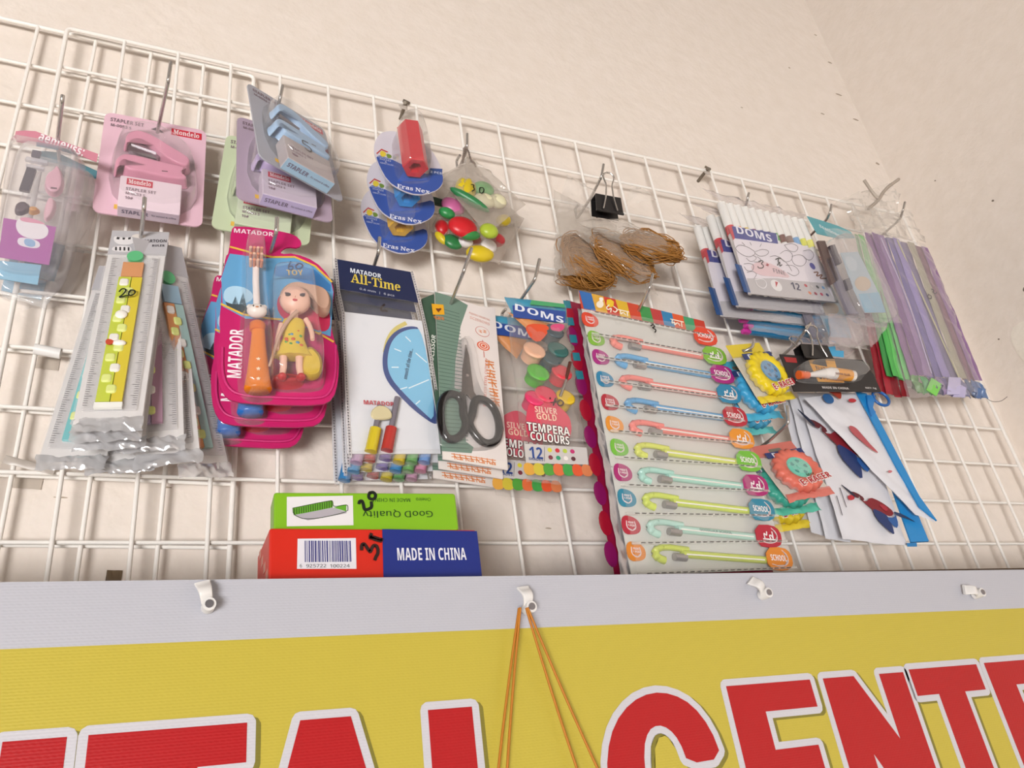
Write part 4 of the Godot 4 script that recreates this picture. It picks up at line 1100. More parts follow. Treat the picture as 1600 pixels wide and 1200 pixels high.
func paint_bag(at: Transform3D, label: String, front: bool, s: int) -> Node3D:
	var o := thing("paint_bag", label, "paint set", at, "bags of tempera paint pots")
	part("bag", crinkle(V([-.0336,-.002,.0324,.0007,.0309,-.1846,-.0308,-.1837]), .010, .0016, s, 20, 30, true, .002), film(.08, "e2dcd6"), o)
	part("top_band", crinkle(V([-.0336,-.002,.0333,.0026,.031,-.0196,-.0259,-.0237]), .0045, .0008, s + 1, 14, 6, false, .0016), paper("3f97b8"), o)
	part("orange_band", crinkle(V([-.0326,-.0183,-.0248,-.0221,.0114,-.023,-.0016,-.0461,-.0244,-.0375,-.0304,-.0385]), .0045, .0008, s + 2, 14, 6, false, .0030), paper("d98a3c"), o)
	part("brand_panel", plate(V([-.0298,-.0149,.0264,-.0112,.0239,-.0244,-.03,-.0278]), .0086, .0092), paper("2c4a96"), o)
	text(o, "DOMS", Vector2(-.0025,-.0191), .0505, .0072, "e0e4ee", .0094, -6.5)
	if front:
		flat("green_flash", V([-.0088,-.005,.0265,-.0026,.027,-.0068,-.0114,-.0104]), "4aa06a", o, .0088)
		flat("red_flash", soft(V([-.0204,-.0329,.0059,-.0293,.0048,-.0378,-.0069,-.0516,-.0162,-.0474])), "d8502c", o, .0093)
		flat("pink_flash", soft(V([.0059,-.0293,.0238,-.0251,.0217,-.0328,.0098,-.038])), "d04a7a", o, .0093)
	# paint pots
	var pots := [[610, 465, 54, 46, "e8b698"], [735, 462, 52, 42, "2c6460"], [715, 360, 48, 36, "4f5a60"], [630, 585, 54, 48, "58b63c"], [755, 585, 50, 52, "d83a48"], [670, 700, 52, 52, "e0405e"], [775, 715, 46, 46, "e0bc20"], [700, 510, 46, 36, "2b4a52"], [610, 720, 46, 46, "e23a6c"]]
	if not front:
		pots = [[505, 650, 40, 60, "4f9a3a"], [540, 830, 40, 60, "c8327e"], [500, 470, 40, 60, "7a5a9a"], [520, 790, 36, 40, "c8327e"]]
	for p in pots:
		var c: Vector2 = onto_tempera(p[0], p[1])
		var r: float = p[2] * .000195
		part("paint_pot", lathe([[r * .86, -.006], [r * .9, 0], [r, .0045], [r * 1.04, .0048], [r * 1.0, .0062], [r * .8, .0066]], 20), mat(p[4], .3), o, Vector3(c.x, c.y, .0028)).rotation = Vector3(PI / 2 - .35, 0, 0)
	if front:
		part("brush_handle", tube(PackedVector3Array([Vector3(Vector2(.0222,-.0681).x, Vector2(.0222,-.0681).y, .011), Vector3(Vector2(.0151,-.0869).x, Vector2(.0151,-.0869).y, .011)]), .0017, 8), mat("5a2c22", .3), o)
		part("brush_ferrule", tube(PackedVector3Array([Vector3(Vector2(.0151,-.0869).x, Vector2(.0151,-.0869).y, .011), Vector3(Vector2(.0067,-.105).x, Vector2(.0067,-.105).y, .011)]), .0014, 8), mat("c9c4c0", .2, .9), o)
	part("lower_print", plate(soft(V([-.0253,-.1131,-.012,-.1039,-.0025,-.1046,.0024,-.1116,.0145,-.1214,.0155,-.1343,.0107,-.1475,-.0269,-.1502,-.031,-.1391])), .0088, .0092), mat("dc4560", .4, 0, .9), o)
	text(o, "SILVER", Vector2(-.0088,-.1195), .022, .0058, "eec9b8", .0098, 0)
	text(o, "GOLD", Vector2(-.009,-.126), .0195, .0060, "eed0b4", .0098, 0)
	for pass_ in 2:
		var c := "3a3030" if pass_ == 0 else "f0ece8"
		var z := .0100 if pass_ == 0 else .0102
		for d in ([Vector2(.0006, 0), Vector2(-.0006, 0), Vector2(0, .0007), Vector2(0, -.0007)] if pass_ == 0 else [Vector2.ZERO]):
			text(o, "TEMPERA", Vector2(-.0088,-.1376) + d, .0415, .0078, c, z, -1.5)
			text(o, "COLOURS", Vector2(-.0085,-.1462) + d, .0375, .0078, c, z, -2)
	part("number_panel", plate(V([-.0335,-.1532,.0275,-.1513,.0269,-.1672,-.0337,-.1708]), .0088, .0094), paper("c6c2c0"), o)
	text(o, "12", Vector2(-.0235,-.1608), .0125, .0105, "24468e", .0097)
	text(o, "SHADES", Vector2(-.0242,-.1666), .0135, .0024, "3a4a7c", .0097)
	flat("panel_rule", ribbon(V([-.0148,-.1548,-.0164,-.168]), .0004), "6a6a70", o, .0098)
	var cols := ["d8d03c", "c8323c", "b8cc48", "c03070", "7a3440", "2f9a70", "e9e4e0", "5a2c34"]
	for i in 8:
		flat("colour_dot", oval(Vector2(-.0099,-.157).lerp(Vector2(.0123,-.1564), (i % 4) / 3.0) + Vector2(0, -.0068 if i > 3 else 0.0), .0022, .0020, 14), cols[i], o, .0098)
	for i in 7:
		flat("fruit_band_print", shift_poly(soft(V([-.005, .0055, .005, .005, .006, -.005, -.005, -.006])), Vector2(-.0316,-.1757).lerp(Vector2(.0241,-.1727), i / 6.0)), ["d8a040", "c8b83c", "4f9a3a", "d86a3c", "3f9a48", "d8542c", "d07a4c"][i], o, .0094 + i * .00006)
	if front:
		strokes(o, [V([-.0039,-.1077,-.0054,-.1116,-.0017,-.1121,.0024,-.1106]), V([.0015,-.1074,-.0002,-.1109,-.0018,-.1149]), V([.006,-.1083,.0022,-.1116,.0038,-.1146,.0078,-.1134,.0092,-.1102,.006,-.1083])], .0013, "3a1414", .0115)
	return o

func onto_tempera(x: float, y: float) -> Vector2:      # spots over the bag's face, measured from its corners
	var a: Vector2 = Vector2(-.0367,-.0059)
	var b: Vector2 = Vector2(.0311,.0072)
	var c: Vector2 = Vector2(.0033,-.1887)
	var d: Vector2 = Vector2(-.0551,-.1927)
	var u := (x - 455.0) / 325.0
	var v := (y - 150.0) / 990.0
	return a.lerp(b, u).lerp(d.lerp(c, u), v)

func shift_poly(p: PackedVector2Array, d: Vector2) -> PackedVector2Array:
	var q := PackedVector2Array()
	for v in p:
		q.append(v + d)
	return q

func school_strip(at: Transform3D, label: String, front: bool) -> Node3D:
	var o := thing("pen_strip", label, "pen strip", at, "hanging strips of school pens")
	var tl: Vector2 = Vector2(-.0775,.0039)
	var tr: Vector2 = Vector2(.0759,-.0063)
	var br: Vector2 = Vector2(.0884,-.2723)
	var bl: Vector2 = Vector2(-.0884,-.2781)
	if not front:
		part("back_sheet", crinkle(PackedVector2Array([tl, tr, br, bl]), .001, .0012, 51, 12, 40, false), mat("8e1238", .35), o)
		for i in 10:
			part("strip_scallop", plate(shift_poly(oval(Vector2.ZERO, .006, .011, 14), tl.lerp(bl, (i + .6) / 10.5)), .0004, .001), mat("86145a" if i % 2 else "a3142e", .35), o)
		for i in 5:
			part("teal_print", plate(shift_poly(V([-.004, .004, .004, .005, .004, -.004, -.004, -.005]), tl.lerp(bl, (i + .3) / 14.0)), .0011, .0013), mat("2b7c8c", .35), o)
		return o
	part("backing", plate(PackedVector2Array([tl, tr, br, bl]), -.0012, -.0004), paper("cdcdc8"), o)
	part("film", crinkle(V([-.0735,-.0215,.072,-.0181,.0884,-.2723,-.0875,-.2776]), .0012, .0009, 52, 16, 50, false, .0072), film(.07), o)
	part("edge_crimp", crinkle(V([-.0817,-.0157,-.0744,-.0216,-.0863,-.2776,-.0966,-.2777]), .0006, .002, 53, 5, 44, false, -.003), mat("bab6b8", .12, .6), o)
	# printed header
	part("header", plate(V([-.0775,.0039,.0765,-.0046,.0752,-.0207,-.0792,-.0173]), -.0003, .0004), paper("c8442a"), o)
	var hues := ["2f6ab0", "d8a63c", "c23a28", "d9b02c", "c8442a", "3a8f4a", "b83a3a", "2a7cae", "d8562a", "3f9a6a", "c23a28"]
	for i in 11:
		var a := Vector2(-.0775,.0039).lerp(Vector2(.0765,-.0046), i / 11.0)
		var b := Vector2(-.0775,.0039).lerp(Vector2(.0765,-.0046), (i + 1.0) / 11.0)
		var c := Vector2(-.0792,-.0173).lerp(Vector2(.0752,-.0207), (i + 1.25) / 11.25)
		var d := Vector2(-.0792,-.0173).lerp(Vector2(.0752,-.0207), (i + .2) / 11.25)
		flat("header_patch", PackedVector2Array([a, b, c, d]), hues[i], o, .0006 + (i % 3) * .0001)
	flat("printed_bee_body", soft(V([-.0609,-.0078,-.0532,-.0027,-.0509,-.0076,-.0558,-.0137,-.061,-.0132])), "efe6d4", o, .0012)
	flat("printed_bee_wing", soft(V([-.0556,-.0001,-.0501,.0004,-.052,-.0048,-.0562,-.005])), "f2ece2", o, .0013)
	flat("yellow_star", V([-.0464,-.0013,-.0418,.0002,-.0382,-.0021,-.0404,-.0086,-.0462,-.0103,-.0484,-.0071]), "e6c22c", o, .0011)
	var pen := ink("f0eadf")
	strokes(o, [V([-.0456,-.0078,-.05,-.0117,-.0483,-.0144,-.0432,-.0104,-.0458,-.0163]), V([-.0404,-.0086,-.036,-.0114,-.04,-.0158,-.0424,-.0144]), V([-.0357,-.0114,-.0231,-.012]), V([-.0331,-.0121,-.0341,-.0171,-.0301,-.0133,-.0279,-.0165]), V([-.025,-.0124,-.0257,-.0173])], .0012, "f2e9d8", .0014, "printed_word")
	strokes(o, [V([.0297,-.0109,.0461,-.0117]), V([.0317,-.0118,.0296,-.0165,.0345,-.0131,.0322,-.0185,.0377,-.0132,.0398,-.0171]), V([.0433,-.0122,.0422,-.018])], .0012, "f2e9d8", .0014, "printed_word")
	# ten pens on rows, each row with a printed tag at both ends
	var rows := [[155, 258, "d8452c", "f08478", 0], [225, 340, "7fb43c", "58a8dc", 1], [310, 410, "a3257c", "f0847c", 2], [395, 490, "2a80a8", "4f9fd4", 3], [485, 580, "b02838", "ef8078", 4], [575, 665, "e0902c", "d8e05a", 5], [670, 755, "72b83c", "a8ddd0", 6], [765, 855, "a8246e", "cfe04c", 7], [868, 945, "2c84a0", "b4ded2", 8], [975, 1050, "b4243a", "c9d84a", 9], [1080, 1150, "dc862c", "c9d84a", 10]]
	var lx := [Vector2(-.0726,-.0301), Vector2(-.0703,-.0511), Vector2(-.07,-.072), Vector2(-.0709,-.096), Vector2(-.0712,-.1202), Vector2(-.0718,-.1427), Vector2(-.0724,-.1654), Vector2(-.0747,-.1895), Vector2(-.0766,-.2131), Vector2(-.0787,-.2373), Vector2(-.0796,-.2599)]
	var rx := [Vector2(.0627,-.0312), Vector2(.0675,-.0536), Vector2(.0701,-.0753), Vector2(.0708,-.0978), Vector2(.0695,-.1233), Vector2(.0692,-.1474), Vector2(.0694,-.171), Vector2(.0683,-.1957), Vector2(.0665,-.22), Vector2(.0646,-.2453), Vector2(.0694,-.2663)]
	for i in 11:
		var a: Vector2 = lx[i]
		var b: Vector2 = rx[i]
		var d := (b - a).normalized()
		var n := d.orthogonal()
		var hue: String = rows[i][2]
		var tag_l := PackedVector2Array()
		for v in soft(V([-.0095, .008, .004, .0075, .0095, .0035, .0095, -.004, .003, -.0085, -.0085, -.0085])):
			tag_l.append(a + d * v.x + n * v.y)
		part("row_tag", plate(tag_l, .0002, .0009), paper(hue), o)
		part("tag_ring", plate(ribbon(soft_line(PackedVector2Array([a + d * -.004 + n * -.004, a + d * -.005 + n * .002, a + d * 0.0 + n * .005, a + d * .005 + n * .002, a + d * .004 + n * -.004])), .0007), .0009, .0012), ink("e6d6d8"), o)
		text(o, "1 PEN", a, .0065, .0018, "f0e4e4", .0013, rad_to_deg(d.angle()))
		text(o, "FREE", a - n * .0026, .0055, .0018, "f0e4e4", .0013, rad_to_deg(d.angle()))
		var tag_r := PackedVector2Array()
		for v in soft(V([-.0150, .0098, .004, .0108, .0155, .006, .0168, -.0065, .009, -.0118, -.0130, -.0098]), 1):
			tag_r.append(b + d * v.x + n * v.y)
		part("row_tag", plate(tag_r, .0074, .0082), paper(hue), o)
		part("tag_ring", plate(ribbon(soft_line(PackedVector2Array([b + d * -.010 + n * .005, b + d * .0 + n * .0072, b + d * .010 + n * .004, b + d * .0115 + n * -.004, b + d * .006 + n * -.0085])), .0006), .0082, .0086), ink("e9dada"), o)
		if i % 2 == 0:
			text(o, "SCHOOL", b - n * .001 - d * .0005, .0185, .0056, "f2ecec", .0086, rad_to_deg(d.angle()))
		else:
			strokes(o, [PackedVector2Array([b + d * -.007 + n * .003, b + d * .007 + n * .003]), PackedVector2Array([b + d * -.005 + n * .003, b + d * -.005 - n * .003, b + d * -.002 + n * .0, b + d * -.001 - n * .004]), PackedVector2Array([b + d * .002 + n * .003, b + d * .001 - n * .001, b + d * .004 - n * .001, b + d * .005 + n * .003, b + d * .0055 - n * .0045])], .0012, "f2ecec", .0088, "printed_word")
		# weld between rows
		var e := PackedVector2Array([tl.lerp(bl, .105 + i * .0905), tr.lerp(br, .085 + i * .092)])
		var dash := plate(rect(-.0022, -.00035, .0022, .00035), 0, .0003)
		for k in 22:
			var c := e[0].lerp(e[1], (k + 1.5) / 24.0)
			var m := part("perforation", dash, ink("55524e"), o, Vector3(c.x, c.y, .0088))
			m.rotation.z = (e[1] - e[0]).angle()
		part("row_weld", plate(ribbon(e, .0022), .0075, .0085), film(.3, "e6e6e0", .15), o)
		if i == 0:
			continue
		# the pen: open hooked cap on the left, barrel to the right
		var a2: Vector2 = a + d * .017 + n * .003
		var pa: Vector2 = lx[i] + d * .045
		var pb: Vector2 = rx[i] - d * .012
		var hue2: String = rows[i - 1][3] if i > 0 else "f08478"
		var m2 := mat(hue2, .22, 0, .93)
		var h3 := PackedVector3Array()
		for v in [Vector2(.052, -.0042), Vector2(.030, -.0052), Vector2(.020, -.0035), Vector2(.016, .0012), Vector2(.019, .0056), Vector2(.025, .0066)]:
			var p: Vector2 = a + d * v.x + n * v.y
			h3.append(Vector3(p.x, p.y, .0035))
		part("hooked_cap", tube(bend(h3, .006, 6), .0026, 10, null, .0034), m2, o)
		part("pen_barrel", tube(PackedVector3Array([Vector3(pa.x, pa.y, .0035), Vector3(pb.x, pb.y, .0035)]), .0034, 12), m2, o)
		var w := PackedVector2Array([pa + d * .002 + n * .0012, pb - d * .004 + n * .0012])
		part("barrel_stripe", plate(ribbon(w, .0011), .0063, .0071), mat("f0eee8", .3), o)
		var gm: Vector2 = a + d * .036 + n * .003
		part("clear_grip", tube(PackedVector3Array([Vector3(gm.x, gm.y, .0035), Vector3(gm.x + d.x * .012, gm.y + d.y * .012, .0035)]), .0034, 10), mat("9a9694", .15, .5), o)
	strokes(o, [V([-.0066,-.0307,-.0029,-.0283,-.0015,-.0311,-.006,-.033,-.0009,-.0345,-.0034,-.0379])], .0014, "1d1a18", .0092)
	text(o, "GOODLUCK SCHOOL", Vector2(.0058,-.2419), .0355, .0022, "2c4a44", .0074, rad_to_deg((rx[9] - lx[9]).angle()), font_plain)
	return o

func packs_middle():
	eraser_card(pose(.3136,-.111,.062,-6.0,-6.0,0.0), "front eraser card with a red hexagonal eraser", "c8202e", true)
	eraser_card(shifted(pose(.3136,-.111,.062,-6.0,-6.0,0.0), -.001, -.014, -.026), "middle eraser card with a blue hexagonal eraser", "1f8ad6", false)
	eraser_card(shifted(pose(.3136,-.111,.062,-6.0,-6.0,0.0), -.002, -.030, -.05), "rearmost eraser card with a yellow hexagonal eraser", "d9a828", false)
	# three bags on ball chains
	var a := fruit_bag(pose(.3839,-.116,.045,0.0,-4.0,0.0), "front fruit eraser bag marked 30 with banana, peanut and cucumber shapes", V([-.0418,-.0396,.0021,-.0015,.0505,-.0569,.0002,-.1078]), 61)
	blob(a, "banana_eraser", Vector2(-.0187,-.0505), .0062, .0140, .005, "d9c21e", .006, -18)
	blob(a, "banana_eraser", Vector2(-.0135,-.0523), .0056, .0145, .005, "d2ba1c", .0075, -18)
	blob(a, "banana_eraser", Vector2(-.0099,-.0546), .0056, .0140, .005, "c9b11a", .006, -18)
	blob(a, "pepper_eraser", Vector2(.0056,-.0466), .0115, .0095, .006, "58b060", .005)
	blob(a, "peanut_eraser", Vector2(.0036,-.0648), .0115, .0085, .006, "dcd8b4", .007, -4)
	blob(a, "peanut_eraser", Vector2(.0176,-.0625), .0095, .0085, .006, "dcd8b4", .007, -4)
	blob(a, "cucumber_eraser", Vector2(-.0125,-.0676), .0225, .0048, .005, "2e7a48", .007, -32)
	blob(a, "pear_eraser", Vector2(.0033,-.103), .0095, .0085, .006, "a8bc38", .004)
	strokes(a, [V([-.0114,-.0528,-.0082,-.0524,-.0099,-.0566,-.0082,-.0586,-.0118,-.0624]), V([-.0026,-.0552,-.0042,-.0614,-.0015,-.0632,.0017,-.0579,.001,-.0539,-.0023,-.0551])], .0011, "101c10", .0135)
	ball_chain(a, Vector3(Vector2(-.0042,.012).x, Vector2(-.0042,.012).y, .004), Vector3(Vector2(.001,-.0156).x, Vector2(.001,-.0156).y, .006), .002)
	var b := fruit_bag(shifted(pose(.3839,-.116,.045,0.0,-4.0,0.0), 0, 0, -.018), "middle fruit eraser bag with a pink and a red fruit", V([-.0398,-.0373,.0049,.0208,.0546,-.0622,-.0195,-.1011]), 62)
	blob(b, "strawberry_eraser", Vector2(-.0226,-.0612), .0125, .0100, .006, "c96a9c", .006, -30)
	blob(b, "tomato_eraser", Vector2(-.0159,-.0881), .0150, .0125, .007, "d0242c", .006)
	blob(b, "leaf_eraser", Vector2(-.0302,-.0722), .0085, .0060, .005, "2f8a4a", .006, -20)
	blob(b, "leaf_eraser", Vector2(-.0085,-.0965), .0105, .0052, .005, "3a8a48", .005, 10)
	blob(b, "lemon_eraser", Vector2(.0311,-.0678), .0085, .0062, .006, "d8c22a", .005, 20)
	blob(b, "aubergine_eraser", Vector2(-.0375,-.0554), .0155, .0042, .004, "243f30", .003, -8)
	ball_chain(b, Vector3(Vector2(.0037,.0344).x, Vector2(.0037,.0344).y, .004), Vector3(Vector2(-.0028,.0073).x, Vector2(-.0028,.0073).y, .004), .001)
	var c := fruit_bag(shifted(pose(.3839,-.116,.045,0.0,-4.0,0.0), 0, 0, -.034), "rear fruit eraser bag hanging lowest with a yellow and a white fruit", V([-.0429,-.0822,-.008,-.0042,.0667,-.0422,.0256,-.1147]), 63)
	blob(c, "pepper_eraser", Vector2(-.0302,-.0771), .0075, .0095, .006, "c8262c", .005)
	blob(c, "lemon_eraser", Vector2(.0063,-.1048), .0150, .0095, .007, "d6bc22", .005, 5)
	blob(c, "leaf_eraser", Vector2(-.0214,-.0943), .0105, .0085, .005, "2f7a44", .005, -30)
	blob(c, "mushroom_eraser", Vector2(-.0089,-.0948), .0080, .0060, .005, "dcd6d8", .008)
	blob(c, "mushroom_eraser", Vector2(.0158,-.095), .0088, .0080, .005, "e2dcda", .008)
	blob(c, "apple_eraser", Vector2(.0267,-.0827), .0100, .0082, .006, "c0303a", .006)
	blob(c, "banana_eraser", Vector2(-.0326,-.0906), .0040, .0085, .004, "d6c02a", .004, 35)
	blob(c, "apple_eraser", Vector2(.0033,-.0874), .0065, .0055, .005, "b0272c", .006)
	ball_chain(c, Vector3(Vector2(.0104,.0518).x, Vector2(.0104,.0518).y, .004), Vector3(Vector2(.0047,.0219).x, Vector2(.0047,.0219).y, .004), .001)
	# rubber bands
	band_bag(shifted(pose(.5299,-.1352,.055,0.0,-3.0,0.0), 0, 0, .004), "front rubber band bag, topmost, reaching farthest right", V([-.0462,-.0548,.0088,-.0412,.0819,-.0739,.0392,-.0925]), PackedVector2Array([Vector2(.0072,-.0722), Vector2(.076,-.0768), Vector2(.016, 0)]), 71)
	band_bag(shifted(pose(.5299,-.1352,.055,0.0,-3.0,0.0), 0, 0, -.012), "middle rubber band bag below the front one", V([-.0389,-.0547,.0187,-.041,.049,-.0999,.025,-.1126]), PackedVector2Array([Vector2(-.0188,-.0667), Vector2(.0444,-.0937), Vector2(.022, 0)]), 72)
	band_bag(shifted(pose(.5299,-.1352,.055,0.0,-3.0,0.0), 0, 0, -.026), "left rubber band bag with its crumpled top fold standing up", V([-.0418,.0176,.0288,-.0186,.0118,-.0983,-.0593,-.1069]), PackedVector2Array([Vector2(-.0459,-.0667), Vector2(.0034,-.0945), Vector2(.028, 0)]), 73)
	band_bag(shifted(pose(.5299,-.1352,.055,0.0,-3.0,0.0), 0, 0, -.038), "rearmost rubber band bag lying lowest against the grid", V([-.0458,-.0381,.0381,-.0211,.0668,-.1043,-.0608,-.1058]), PackedVector2Array([Vector2(-.0529,-.096), Vector2(-.0006,-.0993), Vector2(.009, 0)]), 74)
	var flap: Node3D = get_node("rubber_band_bag_002")
	part("folded_top", crinkle(V([-.0269,.0361,.0006,.014,-.0025,-.0139,-.0528,-.0303]), .004, .004, 75, 12, 14, false, .012), film(.2, "e2dad2"), flap)
	part("folded_top", crinkle(V([.041,.0163,.0625,.0203,.0744,.0069,.0303,-.0125]), .004, .003, 76, 12, 10, false, .024), film(.2, "e8e2da"), flap)
	binder_clip(pose(Vector3(.5276,-.1519,.06).x, Vector3(.5276,-.1519,.06).y, .066, -4, 6, -3), "black binder clip gripping the rubber band bags", .0315, .021, .025, .012)
	# pen wallets
	var w := pen_wallet(pose(.2727,-.2833,.06,5.8,5.8,5.3), "front pen wallet with a navy header and a blue drop print", ["cdb82a", "b33a34"], true, 81)
	part("blue_drop", plate(soft(V([.035,-.0566,.0237,-.0549,.0093,-.0612,-.0008,-.0739,-.0056,-.0918,-.0037,-.1069,.006,-.1197,.0192,-.1342,.0384,-.1478,.0368,-.1319])), -.0006, -.0001), paper("263f80"), w)
	part("sky_drop", plate(soft(V([.0356,-.058,.0253,-.0578,.0129,-.0629,.0036,-.0736,-.0015,-.0915,.0003,-.1048,.01,-.1176,.0233,-.1322,.0372,-.1454])), -.0003, .0002), paper("7bbde0"), w)
	part("yellow_drop_edge", plate(ribbon(soft_line(V([.0211,-.0525,.0095,-.0592,.0021,-.0698,-.0017,-.0818])), .0035), -.0009, -.0004), paper("cfc06a"), w)
	for l in [V([.0184,-.0661,.0227,-.0706]), V([.0068,-.0783,.0127,-.0804]), V([.0023,-.0955,.0086,-.0951]), V([.0075,-.1149,.014,-.1127]), V([.0197,-.1277,.024,-.1243]), V([.0258,-.0809,.035,-.0892]), V([.0152,-.1136,.0347,-.105])]:
		flat("white_dash", ribbon(l, .0009), "e4f0f6", w, .0004)
	text(w, "smooth all the time...", Vector2(.0175,-.0913), .030, .0036, "1c3a5c", .0005, 72)
	text(w, "MATADOR", Vector2(-.0107,-.0081), .0275, .0042, "dfe6f0", -.0001, -5)
	text(w, "All-Time", Vector2(-.0025,-.0158), .0445, .0092, "d8c04a", -.0001, -5, font_serif)
	text(w, "0.6 mm  |  6 pcs", Vector2(-.0024,-.0258), .031, .0026, "c8ccd8", -.0001, -6, font_plain)
	text(w, "MATADOR", Vector2(-.0131,-.1285), .0255, .0036, "b8404a", .0022, -2)
	part("paper_badge", dome(soft(V([-.0221,-.1369,-.0153,-.1316,-.0082,-.1329,-.0043,-.1383,-.0058,-.1434,-.022,-.1441])), .0052, .0066, .0006), paper("cfc49c"), w)
	strokes(w, [V([.0024,-.0376,-.0014,-.041,-.0013,-.0445,.0017,-.0434,.004,-.0439])], .0018, "2a1c1e", .0012)
	pen_wallet(shifted(pose(.2727,-.2833,.06,5.8,5.8,5.3), .001, -.003, -.0105), "second pen wallet, six coloured caps in a row below the first", ["a8302c", "6a4f94", "c4ac2c", "6aa060", "b494b4", "6f92c8"].slice(0, 6), false, 82)
	pen_wallet(shifted(pose(.2727,-.2833,.06,5.8,5.8,5.3), .001, -.006, -.021), "third pen wallet, its coloured caps showing under the second", ["c4ac2c", "6a58a4", "3a80b8", "6aa060", "4f90c0", "c884a0"], false, 83)
	pen_wallet(shifted(pose(.2727,-.2833,.06,5.8,5.8,5.3), -.004, -.009, -.0315), "rearmost pen wallet, lowest row of caps above the green box", ["6a4f94", "a02c28", "b8a828", "5a9458", "3a80b8", "b890a8"], false, 84)
	scissors_card(pose(.3617,-.2906,.0379,6.9,-1.8,-4.6), "front scissors card with black handled scissors under plastic", true)
	scissors_card(shifted(pose(.3617,-.2906,.0379,6.9,-1.8,-4.6), .001, -.002, -.014), "second scissors card, its orange footer just below the first", false)
	scissors_card(shifted(pose(.3617,-.2906,.0379,6.9,-1.8,-4.6), .000, -.005, -.026), "rearmost scissors card, lowest orange footer", false)
	paint_bag(pose(.4292,-.2892,.047,2.4,2.5,-1.2), "front paint bag full of coloured pots marked 40", true, 91)
	paint_bag(shifted(pose(.4292,-.2892,.047,2.4,2.5,-1.2), -.012, -.004, -.026, 0, -2), "second paint bag half hidden to the left behind the front one", false, 92)
	school_strip(pose(.5516,-.2791,.0499,4.4,-0.9,0.2), "front strip of eleven rows of coloured school pens with printed tags", true)
	school_strip(shifted(pose(.5516,-.2791,.0499,4.4,-0.9,0.2), -.009, -.004, -.012), "rear pen strip, its dark red scalloped edge showing at the left", false)
